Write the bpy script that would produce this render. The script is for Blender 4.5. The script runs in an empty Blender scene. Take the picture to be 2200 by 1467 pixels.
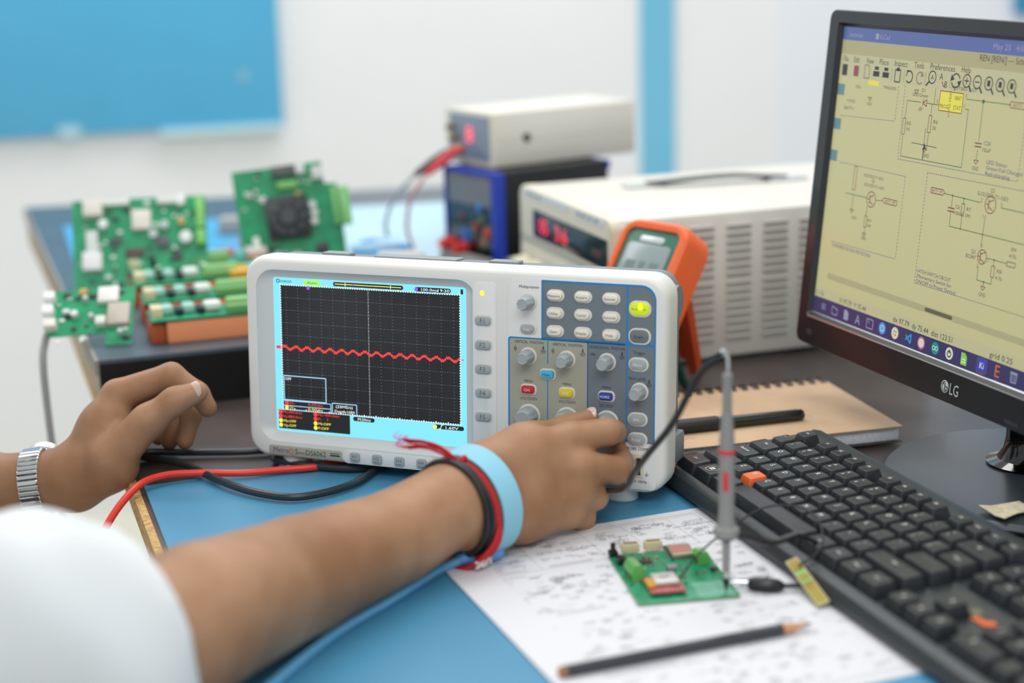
import bpy, math, random
import numpy as np
from mathutils import Matrix, Vector
PI = math.pi
SC = bpy.context.scene
COL = SC.collection

# ------------------------------------------------------------------ camera, world, lights, exposure
cd = bpy.data.cameras.new('camera')
cam = bpy.data.objects.new('camera', cd); COL.objects.link(cam)
cam.matrix_world = Matrix(((0.9996, 0.0274, 0.0, 0.2121),
                           (-0.0066, 0.2398, -0.9708, -1.2728),
                           (-0.0266, 0.9704, 0.2399, 0.4134),
                           (0, 0, 0, 1)))
cd.sensor_width = 36; cd.lens = 58.72; cd.clip_start = .02; cd.clip_end = 40
cd.dof.use_dof = True; cd.dof.focus_distance = 1.25; cd.dof.aperture_fstop = 2.9
SC.camera = cam
SC.view_settings.view_transform = 'Standard'; SC.view_settings.look = 'None'
SC.view_settings.gamma = 1; SC.view_settings.use_curve_mapping = False
SC.view_settings.exposure = 0.30
W = bpy.data.worlds.new('world'); SC.world = W; W.use_nodes = True
bg = W.node_tree.nodes['Background']; bg.inputs[0].default_value = (.93, .97, 1.0, 1); bg.inputs[1].default_value = .50
def area(name, loc, target, sx, sy, power, col=(1, 1, 1)):
    l = bpy.data.lights.new(name, 'AREA'); l.shape = 'RECTANGLE'; l.size = sx; l.size_y = sy; l.energy = power; l.color = col
    o = bpy.data.objects.new(name, l); COL.objects.link(o); o.location = loc
    o.rotation_euler = (Vector(target) - Vector(loc)).to_track_quat('-Z', 'Y').to_euler()
    return o
area('ceiling_and_fill_light', (.35, .25, 1.85), (.35, .25, 0), 1.5, .7, 12.5, (1, .985, .96))
area('ceiling_and_fill_light', (.2, -1.9, 1.7), (.2, 0, 0), 1.6, .7, 17, (1, .985, .96))  # fill light added behind the camera to brighten surfaces facing it
area('ceiling_and_fill_light', (-.25, 1.45, 1.85), (-.25, 1.85, 0), 3.6, .5, 29, (1, .99, .97))  # unseen back light, set to brighten the back wall

# ------------------------------------------------------------------ helpers
def lin(h):
    h = h.lstrip('#'); c = [int(h[i:i+2], 16) / 255 for i in (0, 2, 4)]
    return tuple(x / 12.92 if x <= .04045 else ((x + .055) / 1.055) ** 2.4 for x in c) + (1,)
MATS = {}
def mat(name, hx, rough=.5, metal=0, spec=.5, var=0, vs=30, bump=0, bs=300, emit=0, trans=0, coat=0, sss=0, ior=None, hx2=None):
    if name in MATS: return MATS[name]
    m = bpy.data.materials.new(name); m.use_nodes = True; nt = m.node_tree; b = nt.nodes['Principled BSDF']
    c = lin(hx); b.inputs['Base Color'].default_value = c; b.inputs['Roughness'].default_value = rough
    b.inputs['Metallic'].default_value = metal; b.inputs['Specular IOR Level'].default_value = spec
    b.inputs['Coat Weight'].default_value = coat; b.inputs['Transmission Weight'].default_value = trans
    if ior: b.inputs['IOR'].default_value = ior
    if sss:
        b.inputs['Subsurface Weight'].default_value = sss; b.inputs['Subsurface Radius'].default_value = (1, .35, .2); b.inputs['Subsurface Scale'].default_value = .004
    tc = nt.nodes.new('ShaderNodeTexCoord')
    if var or hx2:
        n = nt.nodes.new('ShaderNodeTexNoise'); n.inputs['Scale'].default_value = vs; n.inputs['Detail'].default_value = 4
        mx = nt.nodes.new('ShaderNodeMix'); mx.data_type = 'RGBA'
        c2 = lin(hx2) if hx2 else tuple(x * (1 - var) for x in c[:3]) + (1,)
        mx.inputs[6].default_value = c if hx2 else tuple(min(1, x * (1 + var * .5)) for x in c[:3]) + (1,)
        mx.inputs[7].default_value = c2
        nt.links.new(tc.outputs['Object'], n.inputs['Vector'])
        r = nt.nodes.new('ShaderNodeMapRange'); r.inputs[1].default_value = .35; r.inputs[2].default_value = .65
        nt.links.new(n.outputs[0], r.inputs[0]); nt.links.new(r.outputs[0], mx.inputs[0])
        nt.links.new(mx.outputs[2], b.inputs['Base Color'])
    if bump:
        n = nt.nodes.new('ShaderNodeTexNoise'); n.inputs['Scale'].default_value = bs; n.inputs['Detail'].default_value = 3
        nt.links.new(tc.outputs['Object'], n.inputs['Vector'])
        bp = nt.nodes.new('ShaderNodeBump'); bp.inputs['Strength'].default_value = bump; bp.inputs['Distance'].default_value = .001
        nt.links.new(n.outputs[0], bp.inputs['Height']); nt.links.new(bp.outputs[0], b.inputs['Normal'])
    if emit:
        b.inputs['Emission Color'].default_value = c; b.inputs['Emission Strength'].default_value = emit
    MATS[name] = m
    return m
def glow(name, hx, e=1.0):                       # a lit display colour: dark body, emits
    m = mat(name, hx, .25, emit=e)
    m.node_tree.nodes['Principled BSDF'].inputs['Base Color'].default_value = (.01, .01, .01, 1)
    return m

def rr(w, h, r, n=4, cx=0, cy=0):
    rs = r if isinstance(r, (tuple, list)) else (r,) * 4        # tr, tl, bl, br
    out = []
    for q, (sx, sy) in enumerate(((1, 1), (-1, 1), (-1, -1), (1, -1))):
        rad = min(max(rs[q], 1e-4), w / 2 - 1e-5, h / 2 - 1e-5)
        for i in range(n + 1):
            a = PI / 2 * (q + i / n)
            out.append((cx + sx * (w / 2 - rad) + rad * math.cos(a), cy + sy * (h / 2 - rad) + rad * math.sin(a)))
    return out
def smooth(pts, n=8, closed=False):
    P = [Vector(p) for p in pts]; out = []; N = len(P)
    for i in range(N if closed else N - 1):
        p1, p2 = P[i], P[(i + 1) % N]
        p0 = P[i - 1] if (closed or i > 0) else p1 * 2 - p2
        p3 = P[(i + 2) % N] if (closed or i + 2 < N) else p2 * 2 - p1
        for k in range(n):
            t = k / n
            out.append(.5 * ((2 * p1) + (p2 - p0) * t + (2 * p0 - 5 * p1 + 4 * p2 - p3) * t * t + (3 * p1 - p0 - 3 * p2 + p3) * t ** 3))
    if not closed: out.append(P[-1])
    return out
TXT = {}
def text_mesh(s):
    if s not in TXT:
        cu = bpy.data.curves.new('lettering', 'FONT'); cu.body = s; cu.resolution_u = 2
        o = bpy.data.objects.new('lettering', cu); me = o.to_mesh()
        vs = [tuple(v.co) for v in me.vertices]; fs = [tuple(p.vertices) for p in me.polygons]
        o.to_mesh_clear(); bpy.data.objects.remove(o); bpy.data.curves.remove(cu)
        xs = [v[0] for v in vs] or [0]; TXT[s] = (vs, fs, min(xs), max(xs))
    return TXT[s]

class M:
    def __init__(s, k=1.0, T=None): s.v = []; s.f = []; s.k = k; s.T = T
    def add(s, vs, fs, T=None):
        b = len(s.v)
        for v in vs:
            v = Vector(v)
            if T is not None: v = T @ v
            if s.T is not None: v = s.T @ v
            s.v.append(v)
        s.f += [tuple(i + b for i in f) for f in fs]; return s
    def loft(s, loops, c0=True, c1=True, T=None, closed=True):
        n = len(loops[0]); vs = [p for l in loops for p in l]; fs = []
        for j in range(len(loops) - 1):
            for i in range(n if closed else n - 1):
                k = (i + 1) % n
                fs.append((j * n + i, j * n + k, (j + 1) * n + k, (j + 1) * n + i))
        if c0: fs.append(tuple(range(n))[::-1])
        if c1: fs.append(tuple(range((len(loops) - 1) * n, len(loops) * n)))
        return s.add(vs, fs, T)
    def pad(s, cx, cy, w, h, r, z0, z1, b=0, T=None, n=4, b0=0):
        L = []
        def lp(i, z): L.append([(x, y, z) for x, y in rr(w - 2 * i, h - 2 * i, (tuple(max(q - i, .01 * abs(b or 1)) for q in r) if isinstance(r, (tuple, list)) else max(r - i, .01 * abs(b or 1))), n, cx, cy)])
        if b0: lp(b0, z0); lp(b0 * .3, z0 + b0 * .3); lp(0, z0 + b0)
        else: lp(0, z0)
        if b: lp(0, z1 - b); lp(b * .3, z1 - b * .3); lp(b, z1)
        else: lp(0, z1)
        return s.loft(L, T=T)
    def box(s, c, d, b=0, T=None):
        return s.pad(c[0], c[1], d[0], d[1], b, c[2] - d[2] / 2, c[2] + d[2] / 2, b, T, 2, b) if b else s.pad(c[0], c[1], d[0], d[1], 1e-5, c[2] - d[2] / 2, c[2] + d[2] / 2, 0, T, 1)
    def bx(s, c, d, T=None):
        x, y, z = c; a, b, e = d[0] / 2, d[1] / 2, d[2] / 2
        vs = [(x + i * a, y + j * b, z + k * e) for k in (-1, 1) for j in (-1, 1) for i in (-1, 1)]
        return s.add(vs, [(0, 2, 3, 1), (4, 5, 7, 6), (0, 1, 5, 4), (2, 6, 7, 3), (0, 4, 6, 2), (1, 3, 7, 5)], T)
    def prism(s, poly, z0, z1, T=None):
        return s.loft([[(x, y, z0) for x, y in poly], [(x, y, z1) for x, y in poly]], T=T)
    def cyl(s, p0, p1, r0, r1=None, n=16, T=None):
        return s.tube([p0, p1], [r0, r0 if r1 is None else r1], n, T)
    def tube(s, pts, r, n=8, T=None, closed=False, flat=None, up=None):
        P = [Vector(p) for p in pts]; N = len(P); R = r if isinstance(r, (list, tuple)) else [r] * N
        t0 = (P[1] - P[0]).normalized()
        u = Vector(up) if up else (Vector((0, 0, 1)) if abs(t0.z) < .9 else Vector((1, 0, 0)))
        L = []
        for i in range(N):
            t = ((P[(i + 1) % N] - P[i - 1]) if (closed or 0 < i < N - 1) else (P[1] - P[0] if i == 0 else P[-1] - P[-2]))
            t = t.normalized() if t.length > 1e-9 else t0
            u = (u - t * u.dot(t)); u = u.normalized() if u.length > 1e-6 else t.orthogonal().normalized()
            w = t.cross(u)
            ru, rw = (R[i], R[i]) if flat is None else (flat[0], flat[1])
            L.append([P[i] + u * (ru * math.cos(2 * PI * k / n)) + w * (rw * math.sin(2 * PI * k / n)) for k in range(n)])
        if closed: L.append(L[0])
        return s.loft(L, not closed, not closed, T)
    def lathe(s, prof, T=None, n=20, lobes=0, amp=0):
        L = []
        for r, h in prof:
            L.append([((r * (1 + amp * math.cos(lobes * 2 * PI * k / n))) * math.cos(2 * PI * k / n), (r * (1 + amp * math.cos(lobes * 2 * PI * k / n))) * math.sin(2 * PI * k / n), h) for k in range(n)])
        return s.loft(L, T=T)
    def ball(s, c, r, n=12, T=None):
        r = r if isinstance(r, (tuple, list)) else (r, r, r); L = []
        for j in range(1, n):
            a = PI * j / n
            L.append([(c[0] + r[0] * math.sin(a) * math.cos(2 * PI * k / (2 * n)), c[1] + r[1] * math.sin(a) * math.sin(2 * PI * k / (2 * n)), c[2] - r[2] * math.cos(a)) for k in range(2 * n)])
        return s.loft(L, T=T)
    def face(s, pts, T=None): return s.add(pts, [tuple(range(len(pts)))], T)
    def rect(s, x0, y0, x1, y1, z=0, T=None): return s.face([(x0, y0, z), (x1, y0, z), (x1, y1, z), (x0, y1, z)], T)
    def line(s, x0, y0, x1, y1, w, z=0, T=None):
        dx, dy = x1 - x0, y1 - y0; l = math.hypot(dx, dy) or 1; nx, ny = -dy / l * w / 2, dx / l * w / 2
        return s.face([(x0 - nx, y0 - ny, z), (x1 - nx, y1 - ny, z), (x1 + nx, y1 + ny, z), (x0 + nx, y0 + ny, z)], T)
    def poly(s, pts, w, z=0, T=None, closed=False):
        for i in range(len(pts) - (0 if closed else 1)): s.line(*pts[i], *pts[(i + 1) % len(pts)], w, z, T)
        return s
    def ring(s, cx, cy, r, w, z=0, T=None, n=20, a0=0, a1=2 * PI, ry=None):
        ry = ry or r
        for i in range(n):
            a, b = a0 + (a1 - a0) * i / n, a0 + (a1 - a0) * (i + 1) / n
            q = lambda t, d: (cx + (r + d) * math.cos(t), cy + (ry + d) * math.sin(t), z)
            s.face([q(a, -w / 2), q(a, w / 2), q(b, w / 2), q(b, -w / 2)], T)
        return s
    def disc(s, cx, cy, r, z=0, T=None, n=16): return s.face([(cx + r * math.cos(2 * PI * k / n), cy + r * math.sin(2 * PI * k / n), z) for k in range(n)], T)
    def text(s, t, x, y, size, z=0, T=None, al='c', w=None, rot=0):
        vs, fs, a, b = text_mesh(t)
        sx = size if w is None else w / max(b - a, 1e-6)
        off = {'c': -(a + b) / 2, 'l': -a, 'r': -b}[al]; c, q = math.cos(rot), math.sin(rot)
        out = []
        for v in vs:
            px, py = (v[0] + off) * sx, (v[1] - .35) * size
            out.append((x + px * c - py * q, y + px * q + py * c, z))
        return s.add(out, fs, T)
    def build(s, name, m, parent=None, world=False, ang=35, flat=False, kind=None, label=None):
        k = s.k; vs = [v * k for v in s.v]
        if world and parent is not None:
            I = parent.matrix_world_base.inverted() if hasattr(parent, 'matrix_world_base') else WM[parent.name].inverted()
            vs = [I @ v for v in vs]
        me = bpy.data.meshes.new(name); me.from_pydata([tuple(v) for v in vs], [], s.f); me.update()
        if not flat:
            me.polygons.foreach_set('use_smooth', [True] * len(me.polygons)); me.set_sharp_from_angle(angle=math.radians(ang))
        me.materials.append(m)
        o = bpy.data.objects.new(name, me); COL.objects.link(o)
        if parent is not None: o.parent = parent; WM[o.name] = WM.get(parent.name, Matrix())
        else: WM[o.name] = Matrix()
        if kind: o['kind'] = kind
        if label: o['label'] = label
        return o
WM = {}
def tag(o, label, cat, group=None):
    o['label'] = label; o['category'] = cat
    if group: o['group'] = group
    return o
def thing(name, label, cat, X=None, group=None):
    o = bpy.data.objects.new(name, None); COL.objects.link(o); o.empty_display_size = .02
    X = X or Matrix(); o.matrix_world = X; WM[o.name] = X
    return tag(o, label, cat, group)
def frame(o, ex, ey, ez):
    X = Matrix.Identity(4)
    for i, a in enumerate((ex, ey, ez, o)):
        for j in range(3): X[j][i] = a[j]
    return X
def rotz(x, y, z, deg): return Matrix.Translation((x, y, z)) @ Matrix.Rotation(math.radians(deg), 4, 'Z')
FP = Matrix(((1, 0, 0, 0), (0, 0, -1, 0), (0, 1, 0, 0), (0, 0, 0, 1)))     # (a, b, out) -> x, -out, b on an upright face
RND = random.Random(7)

U = Vector((.3556, -.9346, 0)); V = Vector((.9346, .3556, 0))            # along the bench's front edge / away from the person

# ------------------------------------------------------------------ materials
white = mat('off_white_plastic', '#e4e4df', .38, var=.03, vs=8)
wplate = mat('pale_overlay', '#e2e3e0', .45)
wedge = mat('light_grey_plastic', '#d3d5d3', .42)
rear = mat('blue_grey_plastic', '#7d868d', .5)
knobm = mat('grey_knob_rubber', '#a2aaac', .42)
btng = mat('grey_button', '#a3abac', .4)
btnd = mat('dark_grey_button', '#6d7678', .4)
bluep = mat('blue_print', '#1c7fbf', .5)
dgrey = mat('dark_grey_panel', '#6f7a82', .55)
beige = mat('beige_panel', '#a5a595', .55)
ink = mat('black_ink', '#1d2226', .6)
inkg = mat('grey_ink', '#5a6266', .6)
inkw = mat('white_ink', '#e9ecec', .6)
black = mat('black_plastic', '#141517', .35)
blackg = mat('gloss_black_plastic', '#0b0b0d', .08, coat=.5)
blackm = mat('matt_black_plastic', '#1c1f20', .5, bump=.15, bs=900)
steel = mat('bright_steel', '#d8dcdc', .18, metal=1)
tin = mat('tinned_metal', '#c6c3ba', .35, metal=.8)
pcbg = mat('green_solder_mask', '#1b9a68', .32, var=.25, vs=60)
pcbe = mat('pale_board_edge', '#8aa47a', .6)
gterm = mat('green_terminal_plastic', '#63b35c', .4)
cream = mat('cream_plastic', '#e6dfc4', .45)
chipm = mat('dark_chip', '#23282a', .4)

# ------------------------------------------------------------------ the room
def struct(m, name, ma, **k): return m.build(name, ma, kind='structure', **k)
wallm = mat('white_wall_paint', '#e9ebec', .7, var=.02, vs=3)
bluew = mat('sky_blue_paint', '#57b3de', .45, var=.06, vs=3)
struct(M().bx((.4, .9, -.78), (6, 6.4, .06)), 'floor', mat('cream_floor_tile', '#d9d6c6', .4, var=.05, vs=6))
wd = Vector((math.cos(math.radians(14)), math.sin(math.radians(14)), 0)); wn = Vector((-wd.y, wd.x, 0))
WX = frame((0, 2.2, 0), wd, wn, (0, 0, 1))                          # x along the wall, y into it
struct(M(T=WX).bx((-.95, .05, .53), (3.57, .1, 2.6)), 'wall_back', wallm)
RX = WX @ Matrix.Translation((.834, 0, 0)) @ Matrix.Rotation(math.radians(-16), 4, 'Z')
struct(M(T=RX).bx((1.5, .05, .53), (3.0, .1, 2.6)), 'wall_right', mat('cool_white_wall_paint', '#dfe3ea', .7, var=.02, vs=3))
struct(M(T=WX).bx((.5545, -.004, .53), (.077, .008, 2.6)), 'trim_1', mat('pale_blue_paint', '#72bcdb', .5, var=.04, vs=3))
wp = thing('wall_panel', 'wide sky blue panel with a pale bottom ledge on the white back wall', 'panel', WX)
M().box((-.75, -.012, .53), (1.0, .024, .976), .003).build('board', bluew, wp)
m = M(); m.bx((-.376, -.016, .038), (.24, .034, .012)); m.build('ledge', mat('pale_aqua_strip', '#bfe0e4', .5), wp)
M().cyl((-.326, -.0245, .143), (-.326, -.026, .143), .013, n=20).build('sticker', mat('pale_blue_sticker', '#78b4d2', .6), wp)
M().pad(-.67, .05, .045, .022, .006, .024, .0255, T=FP).build('tape_patch', mat('pale_tape', '#a8cfdd', .6), wp)
bp2 = thing('wall_panel', 'blue panel high on the white wall behind the computer monitor', 'panel', RX)
M().box((.9, -.012, .62), (.8, .024, .826), .003).build('board', mat('deep_sky_blue_paint', '#2f8bb8', .45, var=.04), bp2)

# ------------------------------------------------------------------ bench, raised bench behind it, mats
lam = mat('dark_brown_laminate', '#544a47', .32, hx2='#443b38', vs=14, bump=.05, bs=60)
raw = mat('raw_chipboard', '#c9a468', .7, var=.35, vs=220)
rawd = mat('raw_chipboard_face', '#9b7a4b', .8, var=.4, vs=300)
UB = Vector((math.cos(math.radians(-71.6)), math.sin(math.radians(-71.6)), 0)); VB = Vector((-UB.y, UB.x, 0))
bench = thing('workbench', 'dark brown laminate workbench with a raw chipboard front edge', 'table', frame((-.0938, 0, 0), VB, -UB, (0, 0, 1)))
# local x = away from the person, y = along the front edge (back), z up
M().box((.47, .15, -.009), (.94, 1.9, .018), .0006).build('tabletop', lam, bench)
M().bx((-.003, .15, -.009), (.006, 1.9, .018)).build('front_edge', raw, bench)
for sx in (.34, .88):
    for sy in (-.7, 1.02): M().bx((sx, sy, -.3845), (.05, .05, .731)).build('leg', blackm, bench)
M().bx((.61, 1.02, -.12), (.5, .02, .1)).build('apron', lam, bench)
slate = mat('slate_grey_laminate', '#4f5d68', .38, var=.1, vs=18, bump=.06, bs=220)
A, B_, C_, D_ = (-.156, .168), (.125, .262), (.1385, 1.16), (-.468, 1.062)
rz = thing('raised_shelf', 'low raised shelf with slate grey top and black front behind the oscilloscope', 'shelf')
M().prism([A, B_, C_, D_], .0465, .05).build('shelf_top', slate, rz)
def ins(p, q, d): return (p[0] + (q[0] - p[0]) * d, p[1] + (q[1] - p[1]) * d)
m = M(); m.prism([A, B_, (B_[0] - .004, B_[1] + .012), (A[0] - .004, A[1] + .012)], 0.0005, .0465); m.build('front_board', mat('black_laminate', '#0f1011', .45), rz)
m = M(); m.prism([(A[0] - .002, A[1] + .012), (A[0] + .012, A[1] + .014), (D_[0] + .012, D_[1] + .002), D_], .0005, .0465); m.build('side_board', mat('pale_worn_board', '#b7a68c', .7, var=.2, vs=80), rz)
m = M(); m.prism([(A[0] - .003, A[1] - .001), A, D_, (D_[0] - .003, D_[1])], .036, .05); m.build('edge_banding', mat('grey_edge_band', '#8f8a84', .6), rz)
matb = mat('blue_esd_mat', '#4b90b4', .40, var=.05, vs=10, bump=.05, bs=500)
tag(M().prism([(-.0756, -.0427), (.12, -.64), (.50, -.50), (.30, .105)], .0002, .0024).build('work_mat', matb), 'blue rubber work mat on the bench under the oscilloscope', 'mat')
tag(M().prism([(-.290, .62), (-.06, .55), (-.03, .93), (-.37, .885)], .0502, .0522).build('work_mat', mat('sky_esd_mat', '#55a8d6', .3, var=.04, vs=10)), 'blue mat on the raised shelf under the upright green circuit boards', 'mat')
tag(M().prism([(-.02, .50), (.132, .56), (.136, 1.0), (-.005, .98)], .0502, .0522).build('work_mat', mat('blue_esd_mat_glare', '#abd3e2', .25, var=.03, vs=10)), 'pale blue mat on the raised shelf left of the black and blue box', 'mat')  # glare on the mat's right part, put into a paler colour

# ------------------------------------------------------------------ oscilloscope  (local mm: x right, y into the case, z up)
n_ = Vector((.3709, .9261, -.0689))
sx_ = Vector((math.cos(-.381), math.sin(-.381), 0)); sb_ = Vector((.37186, .92829, 0))
sz_ = Vector((sb_.x * math.sin(.0689), sb_.y * math.sin(.0689), math.cos(.0689)))
sy_ = sz_.cross(sx_)
SX = frame((0, 0, .012), sx_, sy_, sz_)
scope = thing('oscilloscope', 'white benchtop oscilloscope with a lit waveform screen on the blue mat', 'oscilloscope', SX)
def q(): return M(.001)
def L3(w, h, r, cx, cy, y, n=6): return [(a, y, b) for a, b in rr(w, h, r, n, cx, cy)]
W_, H_ = 344.6, 160.1; cx, cy = W_ / 2, H_ / 2
q().loft([L3(W_, H_, 17, cx, cy, 24), L3(W_, H_, 17, cx, cy, 7), L3(W_ - 1.6, H_ - 1.6, 16.5, cx, cy, 3), L3(W_ - 5, H_ - 5, 15.5, cx, cy, .8), L3(W_ - 9, H_ - 9, 14, cx, cy, 0),
          L3(186, 136.5, 15, 103.7, 81.8, 0)], True, False).build('front_bezel', white, scope)
q().loft([L3(186, 136.5, 15, 103.7, 81.8, 0), L3(184.5, 135, 14.5, 103.7, 81.8, 1.2), L3(166.5, 124.6, 5, 104.9, 82.1, 5.2), L3(162.4, 121.6, 1.5, 104.9, 82.1, 5.6)], False, False).build('screen_surround', wedge, scope)
m = q().loft([L3(334, 154, 15, 171, 81, 22), L3(334, 154, 15, 171, 81, 52), L3(322, 146, 14, 171, 80, 66), L3(310, 138, 12, 171, 79, 70)], False, True)
m.build('rear_housing', rear, scope)
m = q()
for x in (63, 205): m.box((x, 40, 159.2), (24, 12, 3), 1)
m.box((130, 45, 158.6), (70, 16, 2), 1); m.build('top_button', mat('mid_grey_plastic', '#8f979b', .4), scope)
m = q(); m.cyl((337, 30, 138), (344, 30, 138), 13, 12, 20); m.cyl((337, 38, 118), (340, 38, 118), 8, 8, 12); m.build('handle_pivot', rear, scope)
m = q(); m.box((338, 44, 26), (8, 30, 22), 2); m.build('stand_foot', rear, scope)
for x in (36, 307.5):
    m = q(); m.lathe([(10, -9.6), (11.5, -8), (11.5, -3), (12, 1)], Matrix.Translation((x, 15, 0)), 20); m.build('foot', wedge, scope)
for x in (50, 300): q().lathe([(8, -12.8), (9, -8), (9, 6)], Matrix.Translation((x, 58, 0)), 16).build('rear_foot', rear, scope)
# --- lit display
scr = q().pad(104.9, 82.1, 163.6, 122.8, 1.5, -6.2, -5.4, T=FP).build('screen', glow('lcd_cyan', '#7fdcf3', .95), scope)
G0, G1, H0, H1 = 29.4, 181.6, 38.4, 137.6
zz = -5.3
def sq(): return M(.001, T=FP)
m = sq(); m.rect(G0, H0, G1, H1, zz); m.pad(56.5, 30.4, 62.8, 15.2, .5, zz - .01, zz)
for x, w, y in ((105.3, 59.5, 140.5), (155.5, 22, 140.2), (168.6, 11.5, 140.2), (100, 18.5, 35.6), (171.6, 25.4, 35.3)): m.pad(x, y, w, 3.4, 1.6, zz - .01, zz)
m.rect(182.3, 138.2, 184.3, 142, zz)
m.build('graticule_area', mat('dark_lcd', '#26282c', .12), scr)
m = sq(); fr = sq()
gw, gh = (G1 - G0) / 15.2, (H1 - H0) / 10
yc = (H0 + H1) / 2; xc = 105.4
for i in range(-7, 8):
    x = xc + i * (G1 - G0) / 15
    for k in range(41):
        y = H0 + (H1 - H0) * k / 40; s = .36 if i == 0 else .17
        m.rect(x - s, y - s, x + s, y + s, zz + .06)
    if i == 0:
        for k in range(100): y = H0 + (H1 - H0) * k / 100; m.rect(x - .36, y - .22, x + .36, y + .22, zz + .06)
for j in range(1, 10):
    y = H0 + (H1 - H0) * j / 10
    for k in range(76): x = G0 + (G1 - G0) * k / 75; m.rect(x - .17, y - .17, x + .17, y + .17, zz + .06)
for k in range(76):
    x = G0 + (G1 - G0) * k / 75
    for y, s in ((H0, 1), (H1, -1)): fr.rect(x - .45, y - .45, x + .45, y + .45 + (.6 if k % 5 == 0 else 0), zz + .07)
for k in range(51):
    y = H0 + (H1 - H0) * k / 50
    for x in (G0, G1): fr.rect(x - .45, y - .45, x + .45, y + .45, zz + .07)
m.build('graticule', glow('lcd_grid', '#b9c0c4', .6), scr, flat=True); fr.build('graticule_border', glow('lcd_white', '#f4f7f5', 1.0), scr, flat=True)
m = sq(); pts = []
for k in range(301):
    t = k / 300; ph = t * 15.2
    y = 88.0 + 1.25 * (1 if math.sin(2 * PI * ph) > .45 else -1 if math.sin(2 * PI * ph) < -.55 else .35 * math.sin(2 * PI * ph)) + .25 * math.sin(k * 1.7)
    pts.append((G0 + (G1 - G0) * t, y))
for a, b in zip(pts, pts[1:]): m.face([(a[0], a[1] - 1.0, zz + .12), (b[0], b[1] - 1.0, zz + .12), (b[0], b[1] + .9, zz + .12), (a[0], a[1] + .9, zz + .12)])
m.rect(24.6, 86.9, 28.6, 89.4, zz + .1); m.build('waveform', glow('lcd_red', '#ff3b38', .9), scr, flat=True)
m = sq()
m.poly([(30.6, 46.3), (30.6, 65.6), (67.5, 65.6), (67.5, 46.3)], .8, zz + .12, closed=True)
m.poly([(72.8, 38.6), (72.8, 46.6), (94, 46.6), (94, 38.6)], .7, zz + .12)
for y in (45.6, 41.6, 38.2): m.line(29.4, y, 71.5, y, .6, zz + .12)
m.line(71.5, 38.2, 71.5, 45.6, .6, zz + .12)
m.build('readout_frame', glow('lcd_pale_blue', '#a6d5f2', .9), scr, flat=True)
m = sq(); T_ = lambda *a, **k: m.text(*a, **k)
for s, x, y, w in (('100.0ms', 157, 140.2, 14), ('19:30', 168.6, 140.2, 9.4), ('OFF', 34.4, 63.2, 5.4), ('(25MS/s)', 83.2, 44.2, 14.6), ('Depth:10M', 83.4, 40.4, 17), ('M:20ms', 100.4, 35.6, 11), ('1.60V', 174.5, 35.2, 10.5)):
    m.text(s, x, y, 3.0, zz + .14, w=w)
m.poly([(163.5, 33.8), (165, 33.8), (165.8, 36.8), (167.3, 36.8)], .5, zz + .14)
m.line(86, 139, 86, 142, .4, zz + .14); m.line(124.5, 139, 124.5, 142, .4, zz + .14)
m.build('white_readings', glow('lcd_white', '#f4f7f5', 1.0), scr, flat=True)
m = sq()
for s, x, y, w in (('2V~', 37.6, 43.8, 5), ('0.00div', 58, 43.8, 13), ('Ma:400.0mv', 37.5, 36.4, 17), ('Vp:880.0mv', 37.5, 32.8, 17), ('Mi:-400.0mv', 69.6, 36.4, 19), ('F:   ?', 64.5, 32.8, 9)): m.text(s, x, y, 2.8, zz + .14, w=w)
for x, y in ((32.6, 43.8), (27, 36.4), (27, 32.8), (57.8, 36.4), (57.8, 32.8)): m.disc(x, y, 1.7, zz + .13)
m.text('1', 26.6, 88.1, 2.4, zz + .15)
m.build('red_readings', MATS['lcd_red'], scr, flat=True)
m = sq()
for s, x, y, w in (('2V~', 37.6, 40, 5), ('0.00div', 58, 40, 13), ('Ma:OFF', 35, 29.2, 11), ('Vp:OFF', 35, 25.6, 11), ('Mi:OFF', 65.8, 29.2, 11), ('F:OFF', 64.8, 25.6, 9)): m.text(s, x, y, 2.8, zz + .14, w=w)
for x, y in ((32.6, 40), (27, 29.2), (27, 25.6), (57.8, 29.2), (57.8, 25.6), (160.4, 35.1)): m.disc(x, y, 1.7, zz + .13)
m.rect(77, 140.3, 133.5, 140.9, zz + .12); m.build('yellow_readings', glow('lcd_yellow', '#ffe94a', .95), scr, flat=True)
m = sq(); m.text('owon', 34.4, 140.9, 4.6, zz + .1, w=10); m.ring(27.4, 140.6, 1.3, .7, zz + .1); m.build('screen_logo', glow('lcd_navy', '#15578f', .6), scr, flat=True)
m = sq(); m.pad(57.2, 140.4, 15, 3.8, 1.6, zz - .01, zz + .02); m.build('status_badge', glow('lcd_green', '#9df04e', .95), scr, flat=True)
m = sq(); m.text('Auto', 57.2, 140.4, 3, zz + .1, w=8.5); m.build('status_lettering', glow('lcd_dark_green', '#3d7a2a', .5), scr, flat=True)
m = sq(); m.disc(53.9, 136.2, 1.5, zz + .16); m.disc(146, 140.2, 1.5, zz + .16); m.face([(92, 141.2, zz + .16), (94, 141.2, zz + .16), (93, 139.8, zz + .16)]); m.rect(182.6, 88, 184.6, 88.8, zz + .1); m.build('trigger_marks', glow('lcd_violet', '#9a4fe0', .9), scr, flat=True)
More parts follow.
